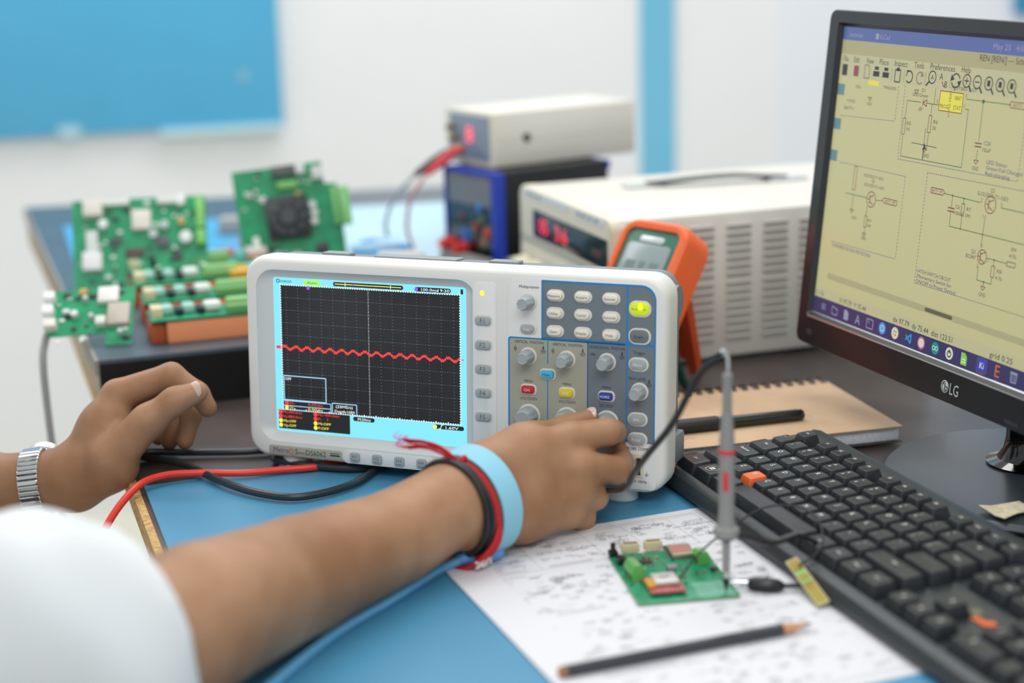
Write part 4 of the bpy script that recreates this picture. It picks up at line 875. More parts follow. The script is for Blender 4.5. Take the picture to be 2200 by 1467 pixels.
m = q(); m.text('CV', 200, 112, 7, 10.9, T=TP); m.rect(215, 108, 240, 115, 10.8, T=TP); m.build('window_marks', mat('dim_brown_marks', '#5c3b33', .4), psu, flat=True)
m = q(); m.rect(20, 139, 150, 146, 10.4, T=TP); m.rect(168, 138, 246, 145, 10.4, T=TP); m.build('white_label', mat('glossy_white_label', '#eceeed', .3), psu, flat=True)
m = q()
for x in (30, 44, 62, 176, 190, 206, 222): m.rect(x, 140.5, x + 9, 143.5, 10.6, T=TP)
m.build('label_print', mat('grey_label_print', '#7f98a5', .5), psu, flat=True)
m = q(); m.pad(131, 45, 246, 76, 4, 9, 12, 1, T=TP); m.build('lower_panel', mat('pale_front_panel', '#d6d2bf', .5), psu)
for x in (26, 62, 130, 170):
    m = q(); m.lathe([(13, 11), (13, 16), (11.5, 27), (10, 28)], TP @ Matrix.Translation((x, 62, 0)), 24, 8, .02); m.build('dial', cream, psu)
m = q(); m.rect(6, 92, 256, 94.4, 10.4, T=TP); m.build('panel_stripe', mat('grey_blue_stripe', '#8d9da1', .5), psu, flat=True)
m = q()
for c in range(7):
    for r0 in (83, 20):
        for k in range(8 if r0 == 20 else 7): m.pad(52 + c * 39.2, r0 + k * 7.7 + 2, 26, 3.2, 1.4, -1, .25, T=FP, n=2)
m.build('vent_slots', mat('shadowed_vent', '#a9aaa2', .6), psu)
m = q()
for c in range(7):
    for r0 in (83, 20):
        for k in range(8 if r0 == 20 else 7): m.pad(52 + c * 39.2, r0 + k * 7.7 + 4.4, 26, 1.6, .7, 0, 1.4, .6, T=FP, n=2)
m.build('louvers', metal_c, psu)
hdl = q(); pts = [(112, 182, 150), (135, 176, 151.5), (170, 168, 154), (210, 166, 154), (240, 160, 151.5), (262, 156, 150)]
hdl.tube(smooth(pts, 6), 1, 8, flat=(2.4, 9), up=(0, 0, 1)); hdl.build('carry_strap', mat('black_strap', '#222628', .5), psu)
for x, y in ((110, 183), (262, 156)): q().box((x, y, 148.6), (44, 22, 3.4), 1.4).build('strap_plate', mat('pale_grey_plate', '#c7cccb', .3), psu)
for x in (30, 330):
    for y in (24, 238): q().cyl((x, y, 0), (x, y, 4), 9, n=14).build('foot', black, psu)
# black and blue box with the small cream unit on it
def yawf(P, deg): a = math.radians(deg); return frame(P, (math.cos(a), math.sin(a), 0), (-math.sin(a), math.cos(a), 0), (0, 0, 1))
bx = thing('power_module', 'tall black box with blue front frame and glossy dark front', 'power supply', yawf((.2035, .5687, .05), 35))
q().box((80, 53, 51.6), (150, 104, 96.6), 2).build('case', mat('black_case', '#131416', .4), bx)
TB = Matrix(((0, 0, -1, 0), (-1, 0, 0, 106), (0, 1, 0, 0), (0, 0, 0, 1)))
navy = mat('royal_blue_plastic', '#2440b8', .35)
m = q(); m.bx((0, 5, 50), (12, 11, 99.9)); m.bx((0, 104, 50), (12, 3, 99.9)); m.bx((0, 55, 97.5), (12, 98, 5)); m.build('front_frame', navy, bx)
m = q(); m.bx((154.6, 53, 95), (4, 106, 10)); m.build('rear_trim', navy, bx)
m = q(); m.bx((0, 56, 48.5), (8, 94, 93)); m.build('front_panel', mat('smoked_glossy_panel', '#15191d', .06, coat=.6), bx)
m = q(); m.rect(6, 60, 94, 93, 4.3, T=TB); m.build('display_film', mat('grey_reflection', '#7d7f82', .25), bx, flat=True)  # grey reflection in the glossy front, painted as a flat patch
for col, x, z, r_ in (('#3d86c9', 70, 58, 5.5), ('#4f7f62', 74, 45, 5), ('#a34a22', 62, 36, 5), ('#c2521f', 84, 30, 7), ('#8b8468', 77, 18, 6), ('#2f67bb', 40, 22, 10), ('#6b4a34', 34, 44, 5)):
    q().lathe([(r_, 3.6), (r_, 5.4), (r_ * .8, 6.2)], TB @ Matrix.Translation((x, z, 0)), 16).build('indicator', mat('knob' + col, col, .35), bx)
for x, z in ((12, 8), (38, 6)):
    q().lathe([(7.5, 1), (7.5, 6), (6, 12), (7, 14), (6.4, 20)], TB @ Matrix.Translation((x, z + 3, 0)), 16).build('binding_post', mat('red_post', '#e0352c', .35), bx)
tu = thing('bench_meter', 'small cream instrument with a red digit stacked on the black and blue box', 'instrument', yawf((.198, .606, .1502), 33))
q().box((101, 49, 31.5), (198, 98, 62), 2.5).build('case', metal_c, tu)
TT = Matrix(((0, 0, -1, 0), (-1, 0, 0, 98), (0, 1, 0, 0), (0, 0, 0, 1)))
m = q(); m.pad(49, 31.5, 99, 63, 3, -4, 3, 1.4, T=TT); m.build('front_frame', bez, tu)
m = q(); m.pad(52, 33, 84, 50, 1.5, 3, 3.8, .3, T=TT); m.build('front_panel', mat('slate_blue_panel', '#8793a3', .4), tu)
m = q(); m.text('8', 52, 36, 27, 4.2, T=TT, w=14); m.build('red_digit', glow('led_pink', '#ff5566', 1.5), tu, flat=True)
for x, z in ((16, 42), (22, 30)): q().lathe([(4.5, 3), (4.5, 11), (3, 13)], TT @ Matrix.Translation((x, z, 0)), 14).build('post', mat('brass_post', '#9a8a6b', .35, metal=.6), tu)
for x in (24, 34): q().lathe([(4, 3), (4, 9), (2.5, 13)], TT @ Matrix.Translation((x, 16, 0)), 14).build('post', mat('red_post', '#e0352c', .35), tu)
q().lathe([(5, 0), (5, 1.4), (1.5, 2)], FP @ Matrix.Translation((44, 32, 0)), 16).build('side_screw', mat('dark_bronze', '#3a2f2d', .4), tu)
m = q(); m.rect(2, 29, 199, 29.6, .15, T=FP); m.build('case_seam', mat('seam_shadow_line', '#bdbaae', .6), tu, flat=True)
for x in (18, 180):
    for y in (14, 84): q().cyl((x, y, -.3), (x, y, 1), 5, n=10).build('foot', black, tu)
TU = yawf((.198, .606, .1502), 33); tp = lambda a, z, o: TU @ Vector((-o / 1000, (98 - a) / 1000, z / 1000))
for nm, col, a, pts, lab in (('test_lead', '#d5303c', 34, [(-.034, -.015, -.024), (-.052, -.03, -.05), (-.058, -.03, -.085), (-.052, -.026, -.115), (-.066, -.035, -.15), (-.072, -.05, -.172)], 'red crocodile clip lead hanging from the small cream instrument'),
                             ('test_lead', '#20282b', 24, [(-.042, -.012, -.026), (-.066, -.02, -.05), (-.078, -.026, -.085), (-.066, -.02, -.125), (-.074, -.03, -.15), (-.084, -.05, -.172)], 'black crocodile clip lead hanging from the small cream instrument')):
    s = tp(a, 16, 12); e = s + Vector(pts[0]); ld = thing(nm, lab, 'cable')
    ma_ = mat('lead' + col, col, .4)
    M().tube([s, s.lerp(e, .12), s.lerp(e, .5), e], [.002, .0055, .0062, .0036], 10).build('clip_boot', ma_, ld)
    M().tube([s + (s - e) * .02, s + (s - e) * .22 + Vector((.001, 0, .001))], [.0024, .001], 8).build('clip_jaw', mat('copper_jaw', '#c28a6a', .3, metal=.8), ld)
    M().tube(smooth([e] + [s + Vector(p) for p in pts[1:]], 8), .0021, 8).build('wire', mat('wire' + col, '#b98a8f' if 'd5' in col else '#8d9aa6', .4), ld)
# multimeter
mu = Vector((math.cos(math.radians(-50)), math.sin(math.radians(-50)), 0)); mv = Vector((-mu.y, mu.x, 0)); ln_ = math.radians(33)
mL = mv * math.sin(ln_) + Vector((0, 0, 1)) * math.cos(ln_); mN = mv * math.cos(ln_) - Vector((0, 0, 1)) * math.sin(ln_)
MTOP = Vector((.3440, .1900, .1565))
DX = frame(MTOP, mu, mN, mL)
dmm = thing('multimeter', 'orange digital multimeter leaning back on its stand beside the cream power supply', 'multimeter', DX)
orange = mat('orange_rubber', '#ef662a', .5, bump=.08, bs=900); orange2 = mat('orange_stand_plastic', '#d9531c', .45)
def L2(w, h, r, cy_, y, n=5): return [(a, y, b) for a, b in rr(w, h, r, n, 0, cy_)]
q().loft([L2(70, 164, 14, -84, 40), L2(82, 172, 18, -84, 34), L2(84, 174, 18, -84, 12), L2(82, 172, 17, -84, 3), L2(76, 166, 15, -84, 0), L2(66, 156, 9, -84, .6), L2(65, 155, 8, -84, 4)], True, False).build('holster', orange, dmm)
q().pad(0, -84, 66, 156, 9, -5, -2.6, .6, T=FP, n=5).build('face', mat('dark_green_face', '#2e6a58', .4), dmm)
q().pad(0, -45, 54, 50, 5, -2.8, -1.6, .4, T=FP, n=5).build('display', mat('grey_lcd', '#8d9c9b', .2), dmm)
m = q(); m.rect(-20, -37, -8, -57, -1.5, T=FP); m.rect(-4, -37, 4, -57, -1.5, T=FP); m.rect(9, -37, 20, -57, -1.5, T=FP); m.build('display_digits', mat('lcd_shadow_digits', '#748483', .3), dmm, flat=True)
m = q(); m.pad(0, -15.5, 30, 6, 3, -2.8, -2, .2, T=FP); m.build('maker_badge', mat('silver_badge', '#d5dada', .3, metal=.4), dmm)
q().lathe([(19, -2.6), (19, 2), (16, 4)], FP @ Matrix.Translation((0, -105, 0)), 28).build('dial', black, dmm)
m = q()
for x in (-21, -7, 7, 21): m.lathe([(5, -2.6), (5, -1), (3, -1)], FP @ Matrix.Translation((x, -150, 0)), 14)
m.build('socket', black, dmm)
i_ = DX.inverted(); hinge = DX @ Vector((.02, .042, -.055)); foot = Vector((.3800, .2395, .006)); foot2 = foot - mu * .055; h2 = hinge - mu * .055
mm = M(); nn = (foot - hinge).cross(mu).normalized() * .004
mm.add([hinge + mu * .014 - nn, hinge - nn + mu * .002, foot - nn, foot + mu * .011 - nn, hinge + mu * .014 + nn, hinge + nn + mu * .002, foot + nn, foot + mu * .011 + nn], [(0, 1, 2, 3), (7, 6, 5, 4), (0, 4, 5, 1), (1, 5, 6, 2), (2, 6, 7, 3), (3, 7, 4, 0)])
a, b_, c_, d_ = hinge + mu * .01, h2, foot.lerp(hinge, .18) + mu * .009, foot2.lerp(h2, .18)
nn = nn * .4
mm.add([a - nn, b_ - nn, d_ - nn, c_ - nn, a + nn, b_ + nn, d_ + nn, c_ + nn], [(0, 1, 2, 3), (7, 6, 5, 4), (0, 4, 5, 1), (1, 5, 6, 2), (2, 6, 7, 3), (3, 7, 4, 0)])
mm.add([p_ for p_ in [foot2 - nn * 2.4, foot2 + mu * .012 - nn * 2.4, h2 + mu * .012 - nn * 2.4, h2 - nn * 2.4, foot2 + nn * 2.4, foot2 + mu * .012 + nn * 2.4, h2 + mu * .012 + nn * 2.4, h2 + nn * 2.4]], [(0, 1, 2, 3), (7, 6, 5, 4), (0, 4, 5, 1), (1, 5, 6, 2), (2, 6, 7, 3), (3, 7, 4, 0)])
mm.build('stand', orange2, dmm, world=True)
GL = [Vector(v) for v in ((.3540, .1640, .0570), (.3575, .1660, .0365), (.3640, .1720, .0170), (.3740, .1700, .0048))]
lead = thing('test_lead', 'dark green test lead hanging down behind the right end of the oscilloscope', 'cable')
M().tube(smooth([DX @ Vector((.030, .046, -.085)), GL[0], GL[1], GL[2], GL[3], GL[3] + Vector((.006, -.03, .0)), GL[3] + Vector((-.02, -.05, .0))], 8), .0042, 8).build('wire', mat('dark_green_lead', '#123c2e', .4), lead)

# green boards standing and lying on the raised shelf
def bgboard(lab, X, w, h, seed, feats, n_small=26, rough=None, name='circuit_board'):
    b = thing(name, lab, 'circuit board', X)
    poly = rough or rr(w, h, 2, 2, 0, h / 2)
    m = q(); m.prism(poly, -.8, .8, T=FP); m.build('board', pcbg, b)
    r = random.Random(seed)
    for nm, col, x, z, a, c, dp in feats:
        ma_ = mat('part' + col, col, .4)
        if nm.endswith('capacitor') and a == c: q().lathe([(a / 2, .7), (a / 2, dp), (a / 2 * .85, dp + .5)], FP @ Matrix.Translation((x, z, 0)), 16).build(nm, ma_, b)
        else: q().pad(x, z, a, c, .6, .7, .8 + dp, .3, T=FP, n=2).build(nm, ma_, b)
    for k in range(n_small):
        x, z = r.uniform(-w / 2 + 5, w / 2 - 5), r.uniform(6, h - 6)
        if any(abs(x - f[2]) < f[4] / 2 + 2 and abs(z - f[3]) < f[5] / 2 + 2 for f in feats): continue
        nm, col, a, c, dp = r.choice((('chip', '#20262a', 7, 5, 1.5), ('capacitor', '#c7ccc8', 5, 5, 7), ('resistor', '#b7c7b7', 4, 2, 1), ('chip', '#2c3a3a', 5, 4, 1.2), ('resistor', '#e4e9e3', 3.4, 3, 1), ('resistor', '#eef0ea', 5, 3, 1), ('connector', '#dfe4df', 6, 4, 4), ('diode', '#5a3a36', 4, 2, 1.5), ('resistor', '#9fcdb2', 6, 3, .8)))
        ma_ = mat('part' + col, col, .4)
        if nm == 'capacitor': q().lathe([(2.5, .7), (2.5, dp), (2.1, dp + .4)], FP @ Matrix.Translation((x, z, 0)), 12).build(nm, ma_, b)
        else: q().pad(x, z, a, c, .3, .7, .8 + dp, .2, T=FP, n=1).build(nm, ma_, b)
    return b
def stand(P, yaw, lean, roll): return Matrix.Translation(P) @ Matrix.Rotation(math.radians(yaw), 4, 'Z') @ Matrix.Rotation(math.radians(-lean), 4, 'X') @ Matrix.Rotation(math.radians(-roll), 4, 'Y')
rel = '#d8d5cc'
bA = bgboard('large upright green circuit board with white relays along its top edge', stand((-.177, .457, .0525), 8, 30, 0), 140, 104, 4,
    [('relay', rel, -48, 92, 20, 18, 12), ('connector', '#cfd6d2', -50, 55, 12, 24, 7), ('connector', '#dfe3e1', -50, 33, 20, 20, 9), ('shield_can', '#d9d4cb', 2, 78, 20, 22, 6), ('capacitor', '#e8ebea', -38, 74, 10, 10, 9), ('capacitor', '#e2e6e8', 48, 55, 13, 13, 9), ('capacitor', '#c2c8c8', 26, 70, 9, 9, 9), ('capacitor', '#c2c8c8', 14, 60, 9, 9, 9), ('terminal', '#78c060', 64, 82, 9, 34, 10), ('terminal', '#78c060', 64, 54, 9, 16, 10),
     ('pin_strip', '#d4dad4', -30, 99, 40, 7, 6), ('pin_strip', '#d4dad4', 34, 99, 30, 8, 6), ('chip', '#4a3b38', -6, 42, 20, 10, 2), ('chip', '#3a4a44', -24, 56, 10, 10, 2), ('inductor', '#5b5560', 24, 52, 12, 10, 5), ('capacitor', '#c9a860', 44, 74, 8, 8, 6), ('connector', '#e2e5e2', 44, 98, 8, 12, 8), ('chip', '#33403c', 38, 36, 10, 10, 3)], 68)
bB = bgboard('upright green circuit board with a black fan behind the oscilloscope', stand((-.0240, .525, .0525), 8, 12, 5), 104, 118, 8,
    [('heat_spreader', '#22282b', 2, 62, 46, 46, 8), ('terminal', '#7cc47a', 65, 66, 11, 42, 11), ('terminal', '#6fb86c', 55, 68, 7, 42, 8), ('connector', '#4a5250', 4, 112, 26, 12, 8), ('connector', '#d2d6d6', 22, 112, 10, 10, 8), ('capacitor', '#d9dedd', 30, 72, 8, 8, 8), ('capacitor', '#d9dedd', 31, 63, 8, 8, 8), ('capacitor', '#d9dedd', 30, 54, 8, 8, 8), ('capacitor', '#e0e4e2', -22, 84, 8, 8, 8), ('terminal', '#72b860', 6, 97, 22, 8, 7), ('connector', '#cfd3d0', 40, 106, 12, 14, 8),
     ('capacitor', '#caa24c', 16, 84, 8, 8, 8), ('capacitor', '#caa24c', -14, 42, 8, 8, 8), ('capacitor', '#e4e6e2', -36, 38, 7, 14, 6), ('chip', '#2a3132', 34, 24, 14, 12, 2)], 40,
    rough=[(-52, 0), (60, 0), (60, 92), (46, 94), (46, 118), (-52, 118)])
m = q(); T = FP @ Matrix.Translation((2, 62, 9))
m.lathe([(20, 0), (20, 3)], T, 24); m.lathe([(9, 2), (9, 6), (8, 7)], T, 20)
for k in range(9): a = k * 2 * PI / 9; m.add([(math.cos(a) * 8, math.sin(a) * 8, 3), (math.cos(a + .25) * 19, math.sin(a + .25) * 19, 3), (math.cos(a + .55) * 19, math.sin(a + .55) * 19, 7), (math.cos(a + .3) * 8, math.sin(a + .3) * 8, 7)], [(0, 1, 2, 3)], T)
m.build('fan', mat('fan_grey', '#43484c', .45), bB)
bC = bgboard('green board with a grey shield can overhanging the left end of the shelf', stand((-.173, .2080, .0535), 0, 50, 3), 82, 66, 15,
    [('shield_can', '#e3e1dc', 14, 56, 19, 17, 5), ('shield_can', '#b9b1a4', 25, 32, 20, 24, 6), ('connector', '#eceeec', -40, 56, 10, 8, 9), ('connector', '#eceeec', -40, 40, 10, 9, 9), ('connector', '#e4e2da', -37, 24, 11, 9, 9), ('capacitor', '#c49a52', -10, 62, 8, 8, 4), ('capacitor', '#dfe3df', -16, 36, 7, 7, 6), ('connector', '#d8dad2', 9, 25, 9, 9, 7)], 40,
    rough=[(-40, 14), (14, 14), (14, 0), (38, 0), (38, 66), (-40, 66)])
m = M(); e = Vector((-.2125, .229, .068)); m.tube(smooth([e, e + Vector((-.005, -.006, -.012)), Vector((-.2185, .212, .03)), Vector((-.2150, .206, -.06)), Vector((-.209, .200, -.2)), Vector((-.205, .195, -.42))], 8), .0034, 8)
tag(m.build('grey_cable', mat('pale_grey_cable', '#9a9c9c', .45)), 'grey cable hanging down past the left end of the shelf', 'cable')
# four relay modules on orange rail carriers
def relay(P, lab):
    X = yawf(P, 18.5); o = thing('relay_module', lab, 'relay module', X, 'relay modules on orange carriers')
    q().box((75, 22, 10.5), (128, 40, 20), 1.2).build('carrier', mat('orange_carrier', '#f59d6c', .45), o)
    q().box((3, 24, 10), (14, 34, 19), 1).build('carrier_end', mat('dark_orange_carrier', '#b3552c', .5), o)
    q().box((70, 22, 23), (146, 44, 2), .2).build('board', pcbg, o)
    for x in (14, 34): q().box((x, 24, 28.5), (12, 18, 9), 3).build('relay', mat('aqua_relay', '#9fcfc4', .4), o)
    for x in (24, 44): q().box((x, 16, 27.5), (6, 16, 7), .6).build('heatsink', mat('teal_black', '#123233', .4), o)
    q().box((56, 22, 29), (17, 16, 9), 3.5).build('relay', mat('white_relay', '#e3ebe4', .35), o)
    q().box((88, 24, 29), (36, 12, 10), .8).build('terminal_block', mat('leaf_green_terminal', '#90c67e', .45), o)
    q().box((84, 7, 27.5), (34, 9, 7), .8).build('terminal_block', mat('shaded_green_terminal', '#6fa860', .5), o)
    q().lathe([(6, 24), (6, 32), (5, 33)], Matrix.Translation((118, 18, 0)), 18).build('capacitor', mat('cyan_capacitor', '#7ed0cc', .4), o)
    q().box((136, 24, 30), (22, 26, 9), 2).build('transformer', mat('pale_transformer', '#e4dad6', .4), o)
    q().box((136, 24, 25.5), (23, 27, 4), .4).build('transformer_band', mat('pink_tape_band', '#c97c74', .5), o)
    q().box((4, 20, 28.5), (10, 22, 9), .6).build('connector', mat('tan_connector', '#d8cfa8', .5), o)
    return o
relay((-.1140, .2170, .05), 'relay module nearest the black shelf front on its orange carrier')
relay((-.1370, .2970, .05), 'relay module second from the black shelf front on orange carrier')
relay((-.1640, .3800, .05), 'relay module third from the black shelf front, above the second carrier')
relay((-.1860, .4540, .05), 'relay module farthest from the black shelf front, at the foot of the large board')
# odds and ends
yb = thing('storage_box', 'black box with a yellow lid half hidden behind the oscilloscope', 'box', yawf((-.0742, .405, .0505), 18.5))
q().box((30, 20, 11), (58, 38, 22), 2).build('body', black, yb)
q().box((30, 20, 26), (60, 40, 8), 2).build('lid', mat('mustard_yellow', '#d8a21e', .45), yb)
rd = M(); rd.ball((-.106, .560, .0645), (.019, .014, .0120), 8); tag(rd.build('cloth_scrap', mat('crimson_cloth', '#c03050', .7)), 'small crimson lump on the blue mat behind the relay modules', 'cloth')
oc = thing('component_reel', 'orange and yellow round component beside the board with the fan', 'component', yawf((-.084, .600, .0525), 10))
q().lathe([(10, 0), (10, 30), (9, 31)], Matrix.Identity(4), 18).build('reel', mat('orange_shrink', '#e07a3c', .45), oc)
q().lathe([(10.3, 0), (10.3, 30)], Matrix.Translation((6, 3, 0)), 18).build('yellow_sleeve', mat('amber_sleeve', '#dca82a', .45), oc)
tag(M().box((-.128, .80, .0622), (.045, .03, .02), .003, ).build('small_module', mat('grey_module', '#a9a7a5', .5)), 'small grey module lying on the blue mat between the two upright boards', 'module')
bun = thing('cable_bundle', 'bundle of light blue cables behind the oscilloscope', 'cable')
r = random.Random(2)
for k in range(6):
    c0 = Vector((.066, .600, .0575 + .0022 * k)); a0 = r.uniform(0, 6); pts = [c0 + Vector((.030 * math.cos(a0 + j) * r.uniform(.85, 1.1), .018 * math.sin(a0 + j), .003 * math.sin(j * 2))) for j in range(6)]
    M().tube(smooth(pts, 5, True), .0042, 7, closed=True).build('cable_turn', mat('light_blue_cable' if k % 2 else 'sky_blue_cable', '#b4d6f2' if k % 2 else '#76b8e6', .4), bun)
tag(M().box((.090, .560, .0595), (.05, .03, .014), .003).build('small_module', mat('pale_module', '#c4c6c6', .5)), 'pale grey module beside the light blue cable bundle', 'module')

# ------------------------------------------------------------------ the person: one continuous skin surface, clothes and bracelets as children
JT = {
    'Re': (0.0081, -0.4428, 0.0415),
    'Rf1': (0.0362, -0.4150, 0.0498),
    'Rf2': (0.0801, -0.3349, 0.0405),
    'Rf3': (0.1342, -0.2635, 0.0373),
    'Rw': (0.1662, -0.2307, 0.0452),
    'Rwa': (0.1806, -0.2003, 0.0516),
    'Rwb': (0.1845, -0.2163, 0.0284),
    'Rpa': (0.2181, -0.1742, 0.0653),
    'Rpb': (0.2188, -0.1910, 0.0390),
    'Rpc': (0.2151, -0.1908, 0.0189),
    'Rim': (0.2507, -0.1602, 0.0677),
    'Rmm': (0.2581, -0.1708, 0.0499),
    'Rrm': (0.2554, -0.1746, 0.0346),
    'Rlm': (0.2483, -0.1753, 0.0191),
    'Rt0': (0.1922, -0.1815, 0.0567),
    'Rt1': (0.2234, -0.1422, 0.0616),
    'Rt2': (0.2487, -0.1252, 0.0636),
    'Rt3': (0.2662, -0.1186, 0.0695),
    'Ri1': (0.2776, -0.1507, 0.0688),
    'Ri2': (0.2843, -0.1268, 0.0613),
    'Ri3': (0.2818, -0.1138, 0.0595),
    'Rm1': (0.2826, -0.1590, 0.0436),
    'Rm2': (0.2884, -0.1319, 0.0405),
    'Rm3': (0.2848, -0.1176, 0.0483),
    'Rr1': (0.2672, -0.1614, 0.0253),
    'Rr2': (0.2671, -0.1380, 0.0200),
    'Rr3': (0.2596, -0.1299, 0.0237),
    'Rl1': (0.2586, -0.1593, 0.0089),
    'Rl2': (0.2569, -0.1390, 0.0076),
    'Rl3': (0.2497, -0.1361, 0.0113),
    'La': (-0.2209, -0.0069, -0.0081),
    'Lb': (-0.1763, -0.0063, -0.0057),
    'Lw': (-0.1460, -0.0071, -0.0004),
    'Lwb': (-0.1342, -0.0176, -0.0011),
    'Lp0': (-0.1245, -0.0066, 0.0143),
    'Lp1': (-0.1127, -0.0009, 0.0373),
    'Lh': (-0.1049, -0.0204, 0.0125),
    'Lim': (-0.1033, 0.0101, 0.0608),
    'Lmm': (-0.1059, 0.0280, 0.0500),
    'Lrm': (-0.1088, 0.0435, 0.0377),
    'Llm': (-0.1123, 0.0551, 0.0263),
    'Li1': (-0.0598, 0.0137, 0.0755),
    'Li2': (-0.0391, 0.0101, 0.0609),
    'Li3': (-0.0316, 0.0073, 0.0495),
    'Lm1': (-0.0609, 0.0321, 0.0581),
    'Lm2': (-0.0486, 0.0275, 0.0395),
    'Lm3': (-0.0545, 0.0204, 0.0190),
    'Lr1': (-0.0718, 0.0506, 0.0413),
    'Lr2': (-0.0634, 0.0446, 0.0253),
    'Lr3': (-0.0702, 0.0356, 0.0139),
    'Ll1': (-0.0838, 0.0640, 0.0289),
    'Ll2': (-0.0772, 0.0569, 0.0168),
    'Ll3': (-0.0822, 0.0498, 0.0130),
    'Lt0': (-0.1038, -0.0258, 0.0199),
    'Lt1': (-0.0728, -0.0238, 0.0488),
    'Lt2': (-0.0513, -0.0221, 0.0639),
    'Lt3': (-0.0338, -0.0186, 0.0699),
}
JT = {k: np.array(v) for k, v in JT.items()}
class Field:
    def __init__(s, lo, hi, vox):
        s.lo = np.array(lo, float); s.v = vox; s.n = np.ceil((np.array(hi) - s.lo) / vox).astype(int) + 1
        s.F = np.full(s.n, .05, np.float32); s.prims = []
    def grid(s, lo, hi):
        a = np.clip(np.floor((lo - s.lo) / s.v).astype(int), 0, s.n); b = np.clip(np.ceil((hi - s.lo) / s.v).astype(int) + 1, 0, s.n)
        if np.any(b <= a): return None
        ax = [s.lo[i] + s.v * np.arange(a[i], b[i]) for i in range(3)]
        return tuple(slice(a[i], b[i]) for i in range(3)), np.meshgrid(*ax, indexing='ij', sparse=True)
    @staticmethod
    def cap(G, p, q, r0, r1):
        d = q - p; L = d @ d + 1e-12
        t = np.clip(((G[0] - p[0]) * d[0] + (G[1] - p[1]) * d[1] + (G[2] - p[2]) * d[2]) / L, 0, 1)
        return np.sqrt((G[0] - p[0] - t * d[0]) ** 2 + (G[1] - p[1] - t * d[1]) ** 2 + (G[2] - p[2] - t * d[2]) ** 2) - (r0 + (r1 - r0) * t)
    @staticmethod
    def smin(a, b, k):
        h = np.clip(.5 + .5 * (b - a) / k, 0, 1)
        return b + (a - b) * h - k * h * (1 - h)
    def add(s, p, q, r0, r1=None, k=.006, sub=False):
        p, q = np.array(p, float), np.array(q, float); r1 = r0 if r1 is None else r1
        s.prims.append((p, q, r0, r1, k, sub)); m = max(r0, r1) + 3 * k + .012
        g = s.grid(np.minimum(p, q) - m, np.maximum(p, q) + m)
        if g is None: return s
        sl, G = g; c = s.cap(G, p, q, r0, r1)
        s.F[sl] = -s.smin(-s.F[sl], c, k) if sub else s.smin(s.F[sl], c, k)
        return s
    def chain(s, pts, rs, k=.006):
        for i in range(len(pts) - 1): s.add(pts[i], pts[i + 1], rs[i], rs[i + 1], k)
        return s
    def at(s, X):
        f = np.full(len(X), .05)
        for p, q, r0, r1, k, sub in s.prims:
            c = s.cap(X.T, p, q, r0, r1); f = -s.smin(-f, c, k) if sub else s.smin(f, c, k)
        return f
    def mesh(s):
        F = s.F; n = F.shape; ins = F < 0
        c = np.zeros(tuple(i - 1 for i in n), np.uint8)
        for o in ((0, 0, 0), (1, 0, 0), (0, 1, 0), (0, 0, 1), (1, 1, 0), (1, 0, 1), (0, 1, 1), (1, 1, 1)):
            c += ins[o[0]:n[0] - 1 + o[0], o[1]:n[1] - 1 + o[1], o[2]:n[2] - 1 + o[2]]
        I = np.argwhere((c > 0) & (c < 8)); del c
        idx = np.full(tuple(i - 1 for i in n), -1, np.int32); idx[tuple(I.T)] = np.arange(len(I))
        S = np.zeros((len(I), 3)); C = np.zeros(len(I)); cr = np.array([(i, j, k) for i in (0, 1) for j in (0, 1) for k in (0, 1)])
        for a in range(8):
            for ax in range(3):
                if cr[a][ax]: continue
                e = np.zeros(3, int); e[ax] = 1
                f0 = F[tuple((I + cr[a]).T)]; f1 = F[tuple((I + cr[a] + e).T)]
                m = (f0 < 0) != (f1 < 0); t = f0[m] / (f0[m] - f1[m])
                S[m] += cr[a] + t[:, None] * e; C[m] += 1
        V_ = s.lo + s.v * (I + S / C[:, None]); Q = []
        for ax in range(3):
            sl0 = [slice(None)] * 3; sl1 = [slice(None)] * 3; sl0[ax] = slice(0, -1); sl1[ax] = slice(1, None)
            a0, a1 = ins[tuple(sl0)], ins[tuple(sl1)]
            E = np.argwhere(a0 != a1); b, d = (ax + 1) % 3, (ax + 2) % 3
            E = E[(E[:, b] > 0) & (E[:, d] > 0) & (E[:, b] < n[b] - 1) & (E[:, d] < n[d] - 1)]
            eb = np.zeros(3, int); eb[b] = 1; ed = np.zeros(3, int); ed[d] = 1
            q = np.stack([idx[tuple((E - o).T)] for o in (eb + ed, ed, 0 * eb, eb)], 1)
            fl = a0[tuple(E.T)]; q[~fl] = q[~fl][:, ::-1]; Q.append(q)
        Q = np.concatenate(Q); Q = Q[(Q >= 0).all(1)]
        return V_, Q
